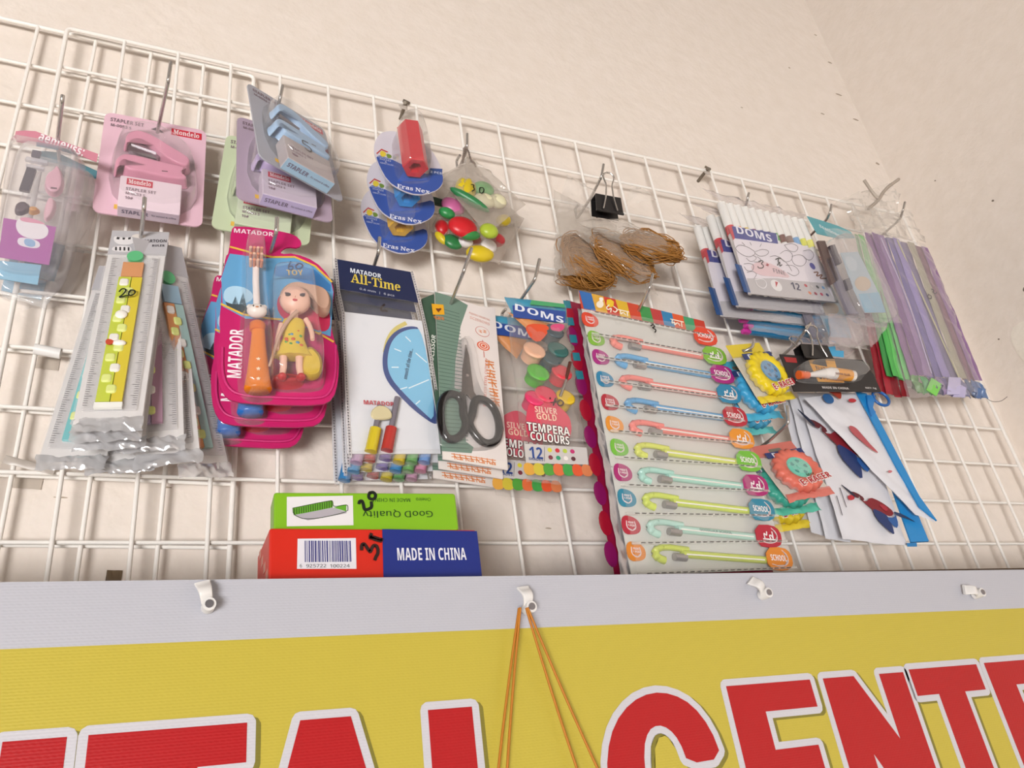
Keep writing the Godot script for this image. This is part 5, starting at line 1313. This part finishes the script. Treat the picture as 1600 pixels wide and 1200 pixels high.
# ---------------------------------------------------------------- packs, right part
func felt_pens(at: Transform3D, label: String, front: bool, s: int) -> Node3D:
	var o := thing("felt_pen_wallet", label, "felt pens", at, "wallets of twelve felt pens")
	var hues := ["c8202e", "e08a2c", "e0c030", "8a3a6a", "2c3f90", "3a3a3e", "3f9a48", "6a3a34", "8a7068", "6fa4d4", "d8d84a", "e3e26a"]
	var a: Vector2 = Vector2(-.0656,-.0027)
	var b: Vector2 = Vector2(.06,-.0071)
	var a2: Vector2 = Vector2(-.0681,-.1209)
	var b2: Vector2 = Vector2(.0609,-.1194)
	for i in 12:
		var u := i / 11.0
		var p := a.lerp(b, u)
		var q := a2.lerp(b2, u)
		var j := p.lerp(q, .27)
		var pen := part("felt_pen", tube(PackedVector3Array([Vector3(j.x, j.y, .0035), Vector3(q.x, q.y, .0035)]), .0044, 10), mat("e0dfdc", .3), o)
		part("pen_cap", tube(PackedVector3Array([Vector3(p.x, p.y, .0035), Vector3(p.x, p.y, .0035).lerp(Vector3(j.x, j.y, .0035), .06), Vector3(j.x, j.y, .0035)]), .0051, 12), mat("e6e5e2", .25), pen)
		part("colour_collar", tube(PackedVector3Array([Vector3(j.x, j.y, .0035), Vector3(j.x, j.y, .0035).lerp(Vector3(q.x, q.y, .0035), .12)]), .0050, 12), mat(hues[i], .3), pen)
	var ins := V([-.0693,-.0384,.0013,-.0391,-.0025,-.0526,.0261,-.0468,.0436,-.0505,.055,-.0571,.0611,-.0745,.0565,-.1242,-.0813,-.1261,-.0745,-.0564])
	part("paper_insert", plate(ins, .0086, .0094), paper("e0dae2"), o)
	part("insert_back", plate(V([-.0643,-.0488,.0597,-.032,.0703,-.1172,-.0701,-.1195]), -.0016, -.0008), paper("1f4ea0"), o)
	part("brand_panel", plate(V([-.0698,-.0381,-.0001,-.0379,-.0038,-.0527,-.0715,-.0545]), .0094, .0097), paper("28328a"), o)
	part("red_edge", plate(V([-.0754,-.0403,-.0698,-.0381,-.0715,-.0545,-.0749,-.0574]), .0094, .0098), paper("c02a3a"), o)
	text(o, "DOMS", Vector2(-.0381,-.0444), .0525, .0105, "e4e4ee", .0099, -6)
	part("footer", plate(V([-.0752,-.1066,-.0272,-.1016,-.0048,-.102,.0505,-.1002,.0565,-.1242,-.0813,-.1261]), .0094, .0096), paper("b9b5b8"), o)
	part("film", crinkle(V([-.0795,-.0048,.0558,-.0101,.0571,-.1252,-.0817,-.127]), .0012, .0007, s, 16, 16, false, .0102), film(.06), o)
	part("film_top", crinkle(V([-.0908,.0131,.0744,.0035,.0648,-.006,-.0653,.0004]), .0016, .0025, s + 3, 20, 6, false, .004), film(.45, "b9afae", .12), o)
	part("bottom_crimp", crinkle(V([-.0701,-.1195,.0701,-.1176,.069,-.1221,-.0706,-.1232]), .001, .0018, s + 4, 18, 4, false, .003), mat("c9c9cf", .15, .5), o)
	part("side_print", plate(V([-.086,-.0895,-.0768,-.0903,-.0777,-.1248,-.0871,-.1248]), .0094, .0098), paper("2c4f84"), o)
	if not front:
		return o
	var l := [
		V([-.0766,-.0683,-.0689,-.0626,-.0576,-.064,-.0486,-.0685,-.048,-.0723,-.0593,-.0784,-.0695,-.0768,-.076,-.072,-.0766,-.0683]), V([-.0467,-.0692,-.0331,-.0637,-.0237,-.0654,-.03,-.0719,-.0427,-.0754,-.048,-.0723]), V([-.0654,-.08,-.0619,-.0843,-.0546,-.0825,-.0478,-.077,-.0535,-.0748]), V([-.0474,-.076,-.0421,-.0791,-.0462,-.0834,-.055,-.0835]), V([-.0631,-.059,-.0602,-.0624]), V([-.0503,-.0573,-.0497,-.061]), V([-.0365,-.0612,-.0323,-.0568]), V([-.0721,-.0883,-.0627,-.0862,-.0571,-.0884,-.0627,-.0964,-.0717,-.0974,-.0738,-.0921]), V([-.0726,-.0993,-.0627,-.0964,-.0576,-.0995,-.0646,-.1058]), V([.0057,-.0538,.0198,-.049,.03,-.0526,.0208,-.0617,.0093,-.0612,.0057,-.0538]), V([-.0075,-.0672,.0053,-.0598,.0148,-.0645,.0074,-.0751,-.0058,-.0786,-.0098,-.0724]), V([.0103,-.0689,.0274,-.0629,.0361,-.0698,.0234,-.0811,.0094,-.0807,.0084,-.0731]), V([.0346,-.058,.0486,-.0542,.0522,-.0618,.0402,-.0713,.032,-.0683]), V([-.0053,-.0824,.0094,-.0807,.0145,-.0898,.0017,-.0969,-.0075,-.0922]), V([-.0262,-.0734,-.0157,-.0702,-.0064,-.0748,-.0004,-.0819,.0007,-.0894])]
	strokes(o, l, .0005, "6d666c", .0101, "butterfly_line_art")
	flat("pink_wash", soft(V([-.0656,-.089,-.0344,-.0779,.0015,-.0985,-.0263,-.0996,-.0578,-.1011])), "dcc0c6", o, .0097)
	strokes(o, [V([-.0481,-.0826,-.0426,-.0801,-.0399,-.0817,-.0459,-.0852,-.0421,-.0867,-.045,-.0907,-.0519,-.0915,-.0521,-.0893])], .0011, "2a2226", .0102, "printed_number")
	strokes(o, [V([-.0382,-.0862,-.0336,-.0849]), V([-.0357,-.0837,-.0359,-.0871])], .0011, "b03040", .0103, "printed_plus")
	strokes(o, [V([-.0189,-.0763,-.0125,-.0733,-.0089,-.0744]), V([-.0127,-.0737,-.0162,-.0789,-.0148,-.0806]), V([-.0197,-.0841,-.0122,-.0775,-.0171,-.0857,-.0117,-.0824])], .0012, "17141a", .0102)
	text(o, "FINE", Vector2(-.0203,-.0927), .0185, .0056, "6a646c", .0100, -6, font_plain)
	flat("violet_seal", oval(Vector2(.0404,-.0782), .0042, .0046, 18), "5a58a0", o, .0100)
	strokes(o, [V([.0383,-.0872,.0478,-.0852,.0378,-.0931,.054,-.0875,.0426,-.0955,.056,-.0931])], .0014, "8a5a40", .0101, "brown_scribble")
	flat("white_disc", oval(Vector2(-.0335,-.1118), .0082, .0074, 20), "e0dedf", o, .0099)
	flat("red_nib", V([-.0333,-.1066,-.0292,-.1073,-.0352,-.1142]), "b8283a", o, .0101)
	strokes(o, [V([-.0643,-.1076,-.051,-.1044,-.0471,-.1113,-.0551,-.1185,-.0636,-.1157,-.064,-.1094])], .0012, "dcd9dc", .0100, "thumb_outline")
	text(o, "12", Vector2(-.0025,-.1097), .0135, .0092, "2a2c50", .0100, -5)
	var dots := ["b8283a", "c9c4c4", "4a4c50", "5a90c0", "d87a50", "9a2c44", "b02c50", "3a3f6a"]
	for i in 8:
		flat("colour_dot", oval(Vector2(.0151,-.107).lerp(Vector2(.0441,-.107), (i % 4) / 3.0) + Vector2(.002 if i > 3 else 0.0, -.0095 if i > 3 else 0.0), .0024, .0018, 12, -.6), dots[i], o, .0100)
	return o

func thin_pens(at: Transform3D, label: String) -> Node3D:
	var o := thing("blue_pen_wallet", label, "pen wallet", at, "blue pen wallets under the felt pens")
	for i in 3:
		var y := -.0042 * i
		part("blue_sleeve", block(.118, .0058, .006, .0012), mat(["2a86b8", "2f94c6", "2378a8"][i], .3), o, Vector3(0, y, .002 - .006 * i))
		part("magenta_end", block(.012, .0056, .0062, .0012), mat("c8389a", .3), o, Vector3(-.0575, y - .0005, .0022 - .006 * i))
	part("film", crinkle(V([-.066, .012, .066, .010, .062, -.014, -.060, -.014]), .004, .0016, 121 + taken["blue_pen_wallet"], 20, 8, true, .0), film(.14), o)
	return o

func wheel_eraser(at: Transform3D, label: String, bag: String, tyre: String, hub: String, front: bool, s: int) -> Node3D:
	var o := thing("wheel_eraser_pack", label, "eraser pack", at, "packs of wheel shaped erasers")
	var w := .0545
	part("header", plate(rect(-w / 2, -.0155, w / 2, 0), -.0006, 0), paper(bag), o)
	flat("hang_slot", rrect(-.008, -.0105, .008, -.0065, .0018, 3), "7a7468", o, .0003)
	part("back_sheet", plate(rect(-w / 2, -.066, w / 2, -.0155), -.0012, -.0006), paper("cfc9bd"), o)
	part("bag", crinkle(V([-w / 2, -.0145, w / 2, -.0145, w / 2, -.064, -w / 2, -.064]), .0115, .001, s, 18, 18, false, .001), film(.09), o)
	part("footer", crinkle(V([-w / 2, -.0625, w / 2, -.0625, w / 2 + .001, -.0715, -w / 2 - .001, -.0715]), .0012, .0018, s + 2, 16, 4, false, .001), paper(bag), o)
	part("brand_panel", plate(rect(-w * .42, -.0235, w * .42, -.0165), .0075, .0080), paper("28386e"), o)
	text(o, "DOMS", Vector2(0, -.0205), .032, .0052, "d9dde8", .0083, 0)
	# the tyre, lying flat in the bag
	var c := Vector3(.0, -.0415, .0015)
	var st := SurfaceTool.new()
	st.begin(Mesh.PRIMITIVE_TRIANGLES)
	var rings := []
	for e in [[.0218, 0.0], [.0236, .0015], [.0236, .0085], [.0212, .0105], [.0145, .0108], [.0135, .0092]]:
		var q := PackedVector3Array()
		for k in 72:
			var tooth: float = 1.0 + (.075 if k % 4 < 2 and e[0] > .021 else 0.0)
			q.append(Vector3(cos(TAU * k / 72.0) * e[0] * tooth, sin(TAU * k / 72.0) * e[0] * tooth, e[1]))
		rings.append(q)
	loft(rings, true, true, st)
	st.generate_normals()
	part("tyre", st.commit(), mat(tyre, .4), o, c)
	part("hub", tube(PackedVector3Array([c + Vector3(0, 0, .008), c + Vector3(0, 0, .0102)]), .0125, 28), mat(hub, .4), o)
	for k in 5:
		var d := Vector2.RIGHT.rotated(TAU * k / 5.0)
		flat("hub_slot", shift_poly(soft(V([d.x * .004, d.y * .004, d.rotated(.35).x * .0095, d.rotated(.35).y * .0095, d.rotated(-.35).x * .0095, d.rotated(-.35).y * .0095]), 1), Vector2(c.x, c.y)), "3c5a78" if hub == "5b90b8" else "3f8f86", o, c.z + .0104)
	part("hub_nut", tube(PackedVector3Array([c + Vector3(0, 0, .0102), c + Vector3(0, 0, .0112)]), .0028, 6), mat(hub, .4), o)
	for d in [Vector2(.0009, 0), Vector2(-.0009, 0), Vector2(0, .0009), Vector2(0, -.0009)]:
		text(o, "E- RACER", Vector2(.0065, -.0585) + d, .0385, .0066, "efe6e0", .0128, 6)
	text(o, "E- RACER", Vector2(.0065, -.0585), .0385, .0066, "b42430", .0131, 6)
	if front:
		text(o, "Mini", Vector2(.004, -.0525), .009, .0028, "4a4a2a", .0129, 6, font_plain)
	return o

func pouch_print(o: Node3D, c: Vector2, k: float, turn: float, z: float):      # a loose red and blue splash print
	var sets := [["7d1a26", [-14, 12, -8, 4, 2, 8, 10, 2, 16, -6, 20, -16, 12, -20, 4, -14, -4, -10, -8, -2]], ["1f3468", [-6, -4, 2, -10, 8, -18, 4, -30, -2, -40, -6, -30, -10, -16]], ["2a5a9a", [4, -18, 14, -22, 20, -18, 14, -30, 6, -34]], ["5a1622", [-22, 22, -16, 10, -10, 14, -14, 6, -6, 8, -12, 18]], ["15203a", [-26, 34, -22, 20, -18, 12, -16, 16, -20, 24]], ["a3283a", [6, -2, 14, -6, 14, -12, 8, -12]], ["24365c", [18, -14, 30, -22, 40, -36, 32, -28, 20, -22]]]
	for e in sets:
		var q := PackedVector2Array()
		for v in V(e[1]):
			q.append(c + (v * k * .001).rotated(turn))
		flat("splash_print", soft(q, 1), e[0], o, z)
		z += .00008

func zip_pouch(at: Transform3D, label: String, sheet: PackedVector2Array, zip: PackedVector2Array, s: int) -> Node3D:
	var o := thing("zip_pouch", label, "pouch", at, "frosted zip pouches on the binder clip")
	part("pouch_sheet", crinkle(sheet, .0022, .0012, s, 16, 22, true, 0.0, 25.0), mat("e6e6ec", .3, 0, .84, .3), o)
	if zip.size():
		part("blue_zip", plate(zip, .0018, .0036), mat("1f86c8", .3), o)
	return o

func sleeve_bundle(called: String, label: String, hues: Array, top: PackedVector2Array, bottom: PackedVector2Array, z: float) -> Node3D:
	var o := thing(called, label, "sleeves", pose(.9838,-.2155,.045,2.0,4.0,1.0), "bundles of coloured plastic sleeves")
	var n := hues.size()
	for i in n:
		var a := top[0].lerp(top[1], i / float(n))
		var b := top[0].lerp(top[1], (i + 1.4) / n)
		var c := bottom[0].lerp(bottom[1], (i + 1.4) / n)
		var d := bottom[0].lerp(bottom[1], i / float(n))
		var lift := z + .0012 * sin(i * 1.7) + .0015 * (i % 3)
		part("folded_sleeve", crinkle(PackedVector2Array([a, b, c, d]), .0022, .0008, 140 + i + int(z * 1000), 5, 20, true, lift), mat(hues[i], .28, 0, .94, .2), o)
	return o

func packs_right():
	thin_pens(pose(Vector3(.7613,-.2474,.03).x, Vector3(.7613,-.2474,.03).y, .032, 2, 0, 2), "upper wallet of blue pens with magenta ends below the felt pens")
	thin_pens(pose(Vector3(.774,-.2534,.02).x, Vector3(.774,-.2534,.02).y, .018, 2, 0, 1), "lower wallet of blue pens with magenta ends below the felt pens")
	felt_pens(pose(.7386,-.1286,.0673,4.1,2.9,5.7), "front felt pen wallet with white caps and butterfly line art", true, 101)
	felt_pens(shifted(pose(.7386,-.1286,.0673,4.1,2.9,5.7), -.004, -.005, -.018), "second felt pen wallet, its grey footer below the front one", false, 111)
	felt_pens(shifted(pose(.7386,-.1286,.0673,4.1,2.9,5.7), -.010, -.008, -.036, 0, -1), "rearmost felt pen wallet, showing as white caps at the left", false, 116)
	# clear pencil case bags
	for k in 2:
		var t: Transform3D = pose(.8435,-.1347,.0709,8.3,0.3,2.0) if k == 0 else shifted(pose(.8435,-.1347,.0709,8.3,0.3,2.0), -.012, -.010, -.042, 0, -3)
		var o := thing("pencil_case_bag", "clear pencil case bag with a teal header at the right" if k == 0 else "second pencil case bag with a brownish red header behind the teal one", "pencil case", t, "bagged pencil cases at the right")
		part("header", plate(V([-.0426,.0053,-.0139,.0064,.0175,.007,.0399,.0043,.0437,-.0049,.0011,-.0163,-.0366,-.0197]), -.0006, 0), paper("5aa3ae" if k == 0 else "8a3f3c"), o)
		if k == 0:
			text(o, "Stationery", Vector2(-.0027,-.0089), .047, .0072, "d6e4e6", .0003, -9, font_serif)
		part("case_shell", dome(soft(V([-.0368,-.0273,.0285,-.0162,.0382,-.0553,.0393,-.1169,.0301,-.1384,-.0139,-.1451,-.0475,-.1433,-.0483,-.0983])), 0, .019, .003), film(.16, "cfc8d0"), o)
		part("dark_strip", plate(V([-.0383,-.0446,-.0258,-.0393,-.0264,-.066,-.0379,-.0716]), .006, .009), plastic("4a4246"), o)
		part("dark_strip", plate(V([-.0357,-.0919,-.025,-.0872,-.0264,-.1017,-.0382,-.107]), .006, .009), plastic("2e2a30"), o)
		part("grey_strip", plate(V([-.0514,-.0649,-.035,-.0579,-.0379,-.1235,-.0301,-.1355,-.0504,-.1395]), .003, .006), plastic("7f7b86"), o)
		part("grey_strip", plate(V([-.0525,-.0389,-.0376,-.035,-.0418,-.091,-.0603,-.1022]), .003, .006), plastic("5e4c48"), o)
		part("printed_panel", plate(V([-.0193,-.0496,.0195,-.0383,.0247,-.0934,.0209,-.1255,-.0218,-.1339,-.0247,-.1013]), .0075, .0085), paper("a9c3d2"), o)
		flat("blue_panel", V([-.0204,-.1088,.0249,-.0963,.0209,-.1255,-.0227,-.1341]), "6fb4d4", o, .0090)
		flat("round_print", soft(V([-.0193,-.0916,-.0017,-.079,.0163,-.0778,.0161,-.0895,-.0033,-.1017,-.0189,-.1029])), "cdb79a", o, .0090)
		flat("cloud_print", soft(V([-.0175,-.0565,-.0002,-.0492,.0077,-.0592,-.0066,-.0744,-.0199,-.0746])), "bcd0dc", o, .0089)
		part("bag", crinkle(V([-.0388,-.0202,.0445,-.0057,.0397,-.14,-.0416,-.1488]), .006, .002, 130 + k, 16, 24, false, .012), film(.1), o)
		part("bag_bottom", crinkle(V([-.0737,-.1363,.0429,-.1304,-.014,-.1706,-.0926,-.1787]), .008, .004, 134 + k, 18, 12, true, -.004), film(.16, "e3d3d8"), o)
	# plastic sleeves in clear bags
	sleeve_bundle("red_sleeve_bundle", "dark red plastic sleeves low behind the green ones", ["8e1c2a", "a32434", "7d1826", "b02c3c", "8e1c2a"], V([-.0846,.0253,-.0488,.0248]), V([-.1157,-.1248,-.07,-.125]), -.014)
	sleeve_bundle("green_sleeve_bundle", "bright green plastic sleeves between the red and the purple ones", ["3f8f4a", "52b257", "6cc86a", "4fa654", "78d074", "5cbc5e"], V([-.0695,.1035,-.0438,.099]), V([-.1011,-.1029,-.0582,-.1069]), -.007)
	var p := sleeve_bundle("purple_sleeve_bundle", "wide bag of purple and lavender plastic sleeves at the far right", ["8c6a90", "7d5c8a", "9a7fa8", "8078ae", "71699e", "958abf", "8080a8", "7c7594", "a9a48e", "7a5f68", "86606f", "8f6a9c"], V([-.0582,.1041,.0525,.0993]), V([-.0686,-.1027,.0561,-.0994]), 0.0)
	part("white_edge", plate(ribbon(soft_line(V([-.0384,.095,-.0299,-.0009,-.0376,-.1])), .0012), .0052, .0062), mat("c9bcd8", .3), p)
	part("yellow_edge", plate(ribbon(soft_line(V([-.007,.0977,.0001,.0154,.0112,-.1008])), .0016), .0054, .0064), mat("c9c69c", .3), p)
	part("green_tag", plate(V([-.0414,-.1062,-.0265,-.1137,-.0448,-.1303,-.0588,-.1231]), .0056, .0066), mat("7cd05a", .4), p)
	part("lavender_tag", plate(V([-.0093,-.1027,.0129,-.1012,-.0014,-.1249,-.0253,-.1268]), .0060, .0070), mat("c0badc", .4), p)
	part("lavender_tag", plate(V([.0067,-.1094,.0181,-.1138,.0082,-.1276,-.0143,-.1286]), .0050, .0058), mat("b9b3d6", .4), p)
	for i in 12:
		var a: Vector2 = Vector2(-.0686,-.1027).lerp(Vector2(.0581,-.0992), i / 12.0)
		var hue: String = ["6a9a5a", "4fa05a", "7a6a8a", "5a5a70", "9a86a8", "7a70a0", "8a7a90", "6a6a88", "7a7a9a", "5c6c8c", "5a74a0", "6480ac"][i]
		part("gathered_end", crinkle(PackedVector2Array([a, a + Vector2(.0105, -.0008), a + Vector2(.0125, -.024), a + Vector2(.001, -.023)]), .003, .004, 170 + i, 5, 7, true, .001), mat(hue, .3, 0, .9), p)
	strokes(p, [V([.0226,.0263,.028,.0256,.0219,.021,.0281,.0195,.0314,.0231]), V([.0123,.0172,.0087,.0112,.0146,.01,.0185,.0157,.0129,.0167])], .0012, "1c1a28", .0068)
	part("bag", crinkle(V([-.0629,.1086,.0567,.1056,.055,-.1189,-.092,-.1347]), .012, .002, 160, 22, 34, false, .002), film(.13, "e4dce6"), p)
	part("bag_top", crinkle(V([-.0862,.1503,.0427,.2103,.032,.1424,-.0571,.105]), .008, .008, 161, 16, 16, true, -.002), film(.14, "e6dfd6"), p)
	part("bag_top", crinkle(V([-.0442,.1268,.0433,.1583,.0554,.107,-.0665,.1]), .006, .006, 162, 16, 12, true, .004), film(.14, "e6dfd6"), p)
	for l in [V([-.0292,.1899,-.0217,.1713,-.0131,.1597]), V([.0464,.2094,.0066,.1827,-.0153,.1592,-.0423,.1402])]:
		var path := PackedVector3Array()
		for v in soft_line(l):
			path.append(Vector3(v.x, v.y, .006))
		part("twisted_handle", tube(path, .0022, 7), mat("b5a99c", .35, 0, .8), p)
	var hair := PackedVector3Array()
	for v in soft_line(V([.0546,-.1162,.0644,-.1264,.0849,-.1248,.1025,-.1165])):
		hair.append(Vector3(v.x, v.y, .0))
	part("loose_thread", tube(hair, .0004, 5), mat("6f6660", .5), p)
	# wheel erasers: two hooks, three packs each
	wheel_eraser(pose(.6583,-.3163,.0575,5.7,-5.0,14.6), "upper front yellow wheel eraser pack with a blue hub", "d9c233", "e0c81c", "5b90b8", true, 181)
	wheel_eraser(shifted(pose(.6583,-.3163,.0575,5.7,-5.0,14.6), -.004, -.012, -.016, 0, -3), "blue wheel eraser pack right behind the upper yellow one", "45aacc", "3a9ac8", "c9b83a", false, 184)
	wheel_eraser(shifted(pose(.6583,-.3163,.0575,5.7,-5.0,14.6), -.004, -.022, -.030, 0, -4), "turquoise wheel eraser pack, rearmost on the upper hook", "58b4b4", "3c8fb4", "7fc4b4", false, 187)
	wheel_eraser(pose(.6725,-.4206,.0376,-7.1,-18.0,9.1), "lower front salmon wheel eraser pack with a green hub", "cf7468", "d8705f", "6fc4b0", true, 190)
	wheel_eraser(shifted(pose(.6725,-.4206,.0376,-7.1,-18.0,9.1), -.006, -.010, -.014, 0, -3), "green wheel eraser pack right behind the salmon one", "55b49c", "3f9f8c", "c87a6c", false, 193)
	wheel_eraser(shifted(pose(.6725,-.4206,.0376,-7.1,-18.0,9.1), -.007, -.022, -.026, 0, -2), "yellow footed wheel eraser pack, lowest at the foot of the pen strip", "d9c233", "d0b82a", "5b90b8", false, 196)
	# black glue card
	var g := thing("glue_card", "black card with a small white glue tube, orange cap and yellow lettering", "glue", pose(.749,-.3301,.0705,-1.3,-2.9,3.2))
	part("card", plate(V([-.0575,.0014,-.0006,-.0006,.0571,-.0014,.0628,-.0204,.0612,-.0423,-.0029,-.0428,-.0598,-.0439]), -.001, 0), paper("242122"), g)
	part("red_label", plate(V([-.0537,-.002,-.0378,-.0029,-.0391,-.009,-.0535,-.0085]), 0, .0003), ink("a02a2c"), g)
	flat("yellow_block", V([.0017,-.0044,.0147,-.0052,.0129,-.013,.0003,-.0126]), "d89a2a", g, .0004)
	flat("yellow_block", V([-.0222,-.0091,.0108,-.0143,.0141,-.0319,-.022,-.0316]), "d89a2a", g, .0003)
	flat("black_inlay", V([-.0173,-.0115,.0086,-.0157,.0115,-.029,-.0182,-.0285]), "2a2526", g, .0005)
	text(g, "SUPER", Vector2(-.0113,-.0151), .022, .0058, "d8942a", .0008, -3)
	text(g, "GLUE", Vector2(-.0024,-.0286), .026, .0062, "d8942a", .0008, -3)
	text(g, "MADE IN CHINA", Vector2(-.0022,-.0388), .036, .0026, "c9c5c3", .0004, -1)
	text(g, "NET: 3g", Vector2(.0482,-.0382), .0155, .0026, "c9c5c3", .0004, -1)
	var ga: Vector2 = Vector2(-.0507,-.0276)
	var gb: Vector2 = Vector2(-.0379,-.0273)
	var gc: Vector2 = Vector2(-.0152,-.0246)
	var gd: Vector2 = Vector2(-.0054,-.0243)
	var ge: Vector2 = Vector2(.0244,-.0267)
	part("orange_cap", tube(PackedVector3Array([Vector3(ga.x, ga.y, .0055), Vector3(gb.x, gb.y, .0055)]), .0046, 14, null, .0038), mat("d8602a", .35), g)
	part("nozzle", tube(PackedVector3Array([Vector3(gb.x, gb.y, .0055), Vector3(gc.x, gc.y, .0055)]), .0020, 12, null, .0046), mat("dcd8d4", .3), g)
	part("shoulder", tube(PackedVector3Array([Vector3(gc.x, gc.y, .0055), Vector3(gd.x, gd.y, .0055)]), .0048, 16, null, .0062), mat("e2dedb", .3), g)
	part("tube_body", tube(PackedVector3Array([Vector3(gd.x, gd.y, .0055), Vector3(ge.x, ge.y, .0055)]), .0064, 18, null, .0058), mat("dcd6d0", .3), g)
	part("tube_label", tube(PackedVector3Array([Vector3(gd.x, gd.y, .0055).lerp(Vector3(ge.x, ge.y, .0055), .18), Vector3(gd.x, gd.y, .0055).lerp(Vector3(ge.x, ge.y, .0055), .84)]), .0067, 18, null, .0063), mat("d89432", .4), g)
	text(g, "SUPER GLUE", Vector2(.0025,-.0294), .019, .0026, "6a2a1c", .0122, -4)
	part("blister", dome(soft(V([-.0452,-.0125,-.0075,-.0086,.0499,-.0091,.0434,-.0312,-.0448,-.0339,-.0517,-.0287])), 0, .0135, .002), film(.07), g)
	binder_clip(pose(Vector3(.7369,-.3196,.068).x, Vector3(.7369,-.3196,.068).y, .0745, -2, 0, 2), "black binder clip gripping the glue card and the pouches", .0385, .0165, .021, .024)
	# frosted pouches with a splash print
	zip_pouch(pose(.812,-.3671,.03,-2.0,-5.0,0.0), "rearmost frosted zip pouch, its plain edge showing at the left", V([-.0923,.0053,-.0546,.0131,-.0919,-.1557,-.122,-.146]), PackedVector2Array(), 203)
	zip_pouch(shifted(pose(.812,-.3671,.03,-2.0,-5.0,0.0), 0, 0, .008), "third frosted zip pouch, a narrow band with dark print marks", V([-.0907,.0041,-.0508,.0107,-.0884,-.1604,-.117,-.156]), PackedVector2Array(), 202)
	var m := zip_pouch(shifted(pose(.7753,-.3856,.06,-4.0,-8.0,0.0), 0, 0, -.012), "second frosted zip pouch with the lower red and blue splash print", V([-.0465,.0272,.0271,.0309,-.002,-.1528,-.0747,-.1443]), V([.013,-.081,.0192,-.0997,.0272,-.1169,.0226,-.1505,.0004,-.1508]), 201)
	pouch_print(m, Vector2(-.0253,-.1107), .88, .25, .006)
	pouch_print(m, Vector2(-.0287,-.0355), 1.25, .12, .007)
	flat("zip_slider", V([-.006,-.1519,.0061,-.1518,.0042,-.1558,-.0077,-.1556]), "1f7ab8", m, .004)
	flat("red_mark", soft(V([-.0514,-.1016,-.0447,-.1005,-.0441,-.105,-.0506,-.1072,-.0531,-.105])), "b02c38", m, .0062)
	strokes(m, [V([-.0558,-.0926,-.0589,-.1137]), V([-.0643,-.1016,-.0681,-.1223])], .0007, "4a4650", .0055, "fine_print")
	var f := zip_pouch(pose(.7753,-.3856,.06,-4.0,-8.0,0.0), "front frosted zip pouch with a blue zip, curling out toward the right", V([-.0551,.0125,.0178,.0228,.031,-.1335,.0123,-.1245]), V([.0161,.0222,.0287,.0201,.0266,-.0062,.026,-.0619,.0257,-.1066,.0313,-.1331,.0188,-.1179,.0163,-.074,.0168,-.0118]), 200)
	flat("red_mark", soft(V([-.0044,.0088,.0025,.0107,.0074,.0083,.0029,.0049,-.0042,.0051])), "b8343c", f, .0062)
	flat("red_splash", soft(V([-.0217,-.0247,-.0125,-.0269,-.0093,-.0405,.0009,-.0598,-.0069,-.0551,-.0159,-.0431,-.0224,-.0334])), "b0525a", f, .0062)
	flat("blue_cap_print", soft(V([-.0365,.0134,-.025,.0153,-.0224,.0075,-.028,.0015,-.0364,.0029])), "2f5f94", f, .0062)
	flat("red_splash", soft(V([-.0284,.0191,-.0084,.022,-.0094,.0147,-.0145,.0073,-.0183,.0129])), "a5402e", f, .0062)
	flat("red_mark", soft(V([.0012,-.0777,.0057,-.0789,.0015,-.0817,-.0018,-.0808])), "c07078", f, .0062)
	flat("blue_tab", V([.0079,.0845,.0219,.087,.0193,.0809,.0306,.0809,.0256,.0711,.0019,.0723]), "4fa8d4", f, .002)
	var ring_path := PackedVector3Array()
	for v in oval(Vector2(.0429,.0129), .0100, .0092, 24):
		ring_path.append(Vector3(v.x, v.y, .005))
	ring_path.append(ring_path[0])
	ring_path.append(ring_path[1])
	part("pull_ring", tube(ring_path, .0016, 8), mat("1f5fa8", .3), f)
	part("zip_pull", plate(V([.0248,.0161,.0371,.0159,.0323,.0097,.0235,-.0013,.0247,-.0066,.0162,-.0121,.0195,.0038]), .003, .006), mat("1f78c0", .3), f)
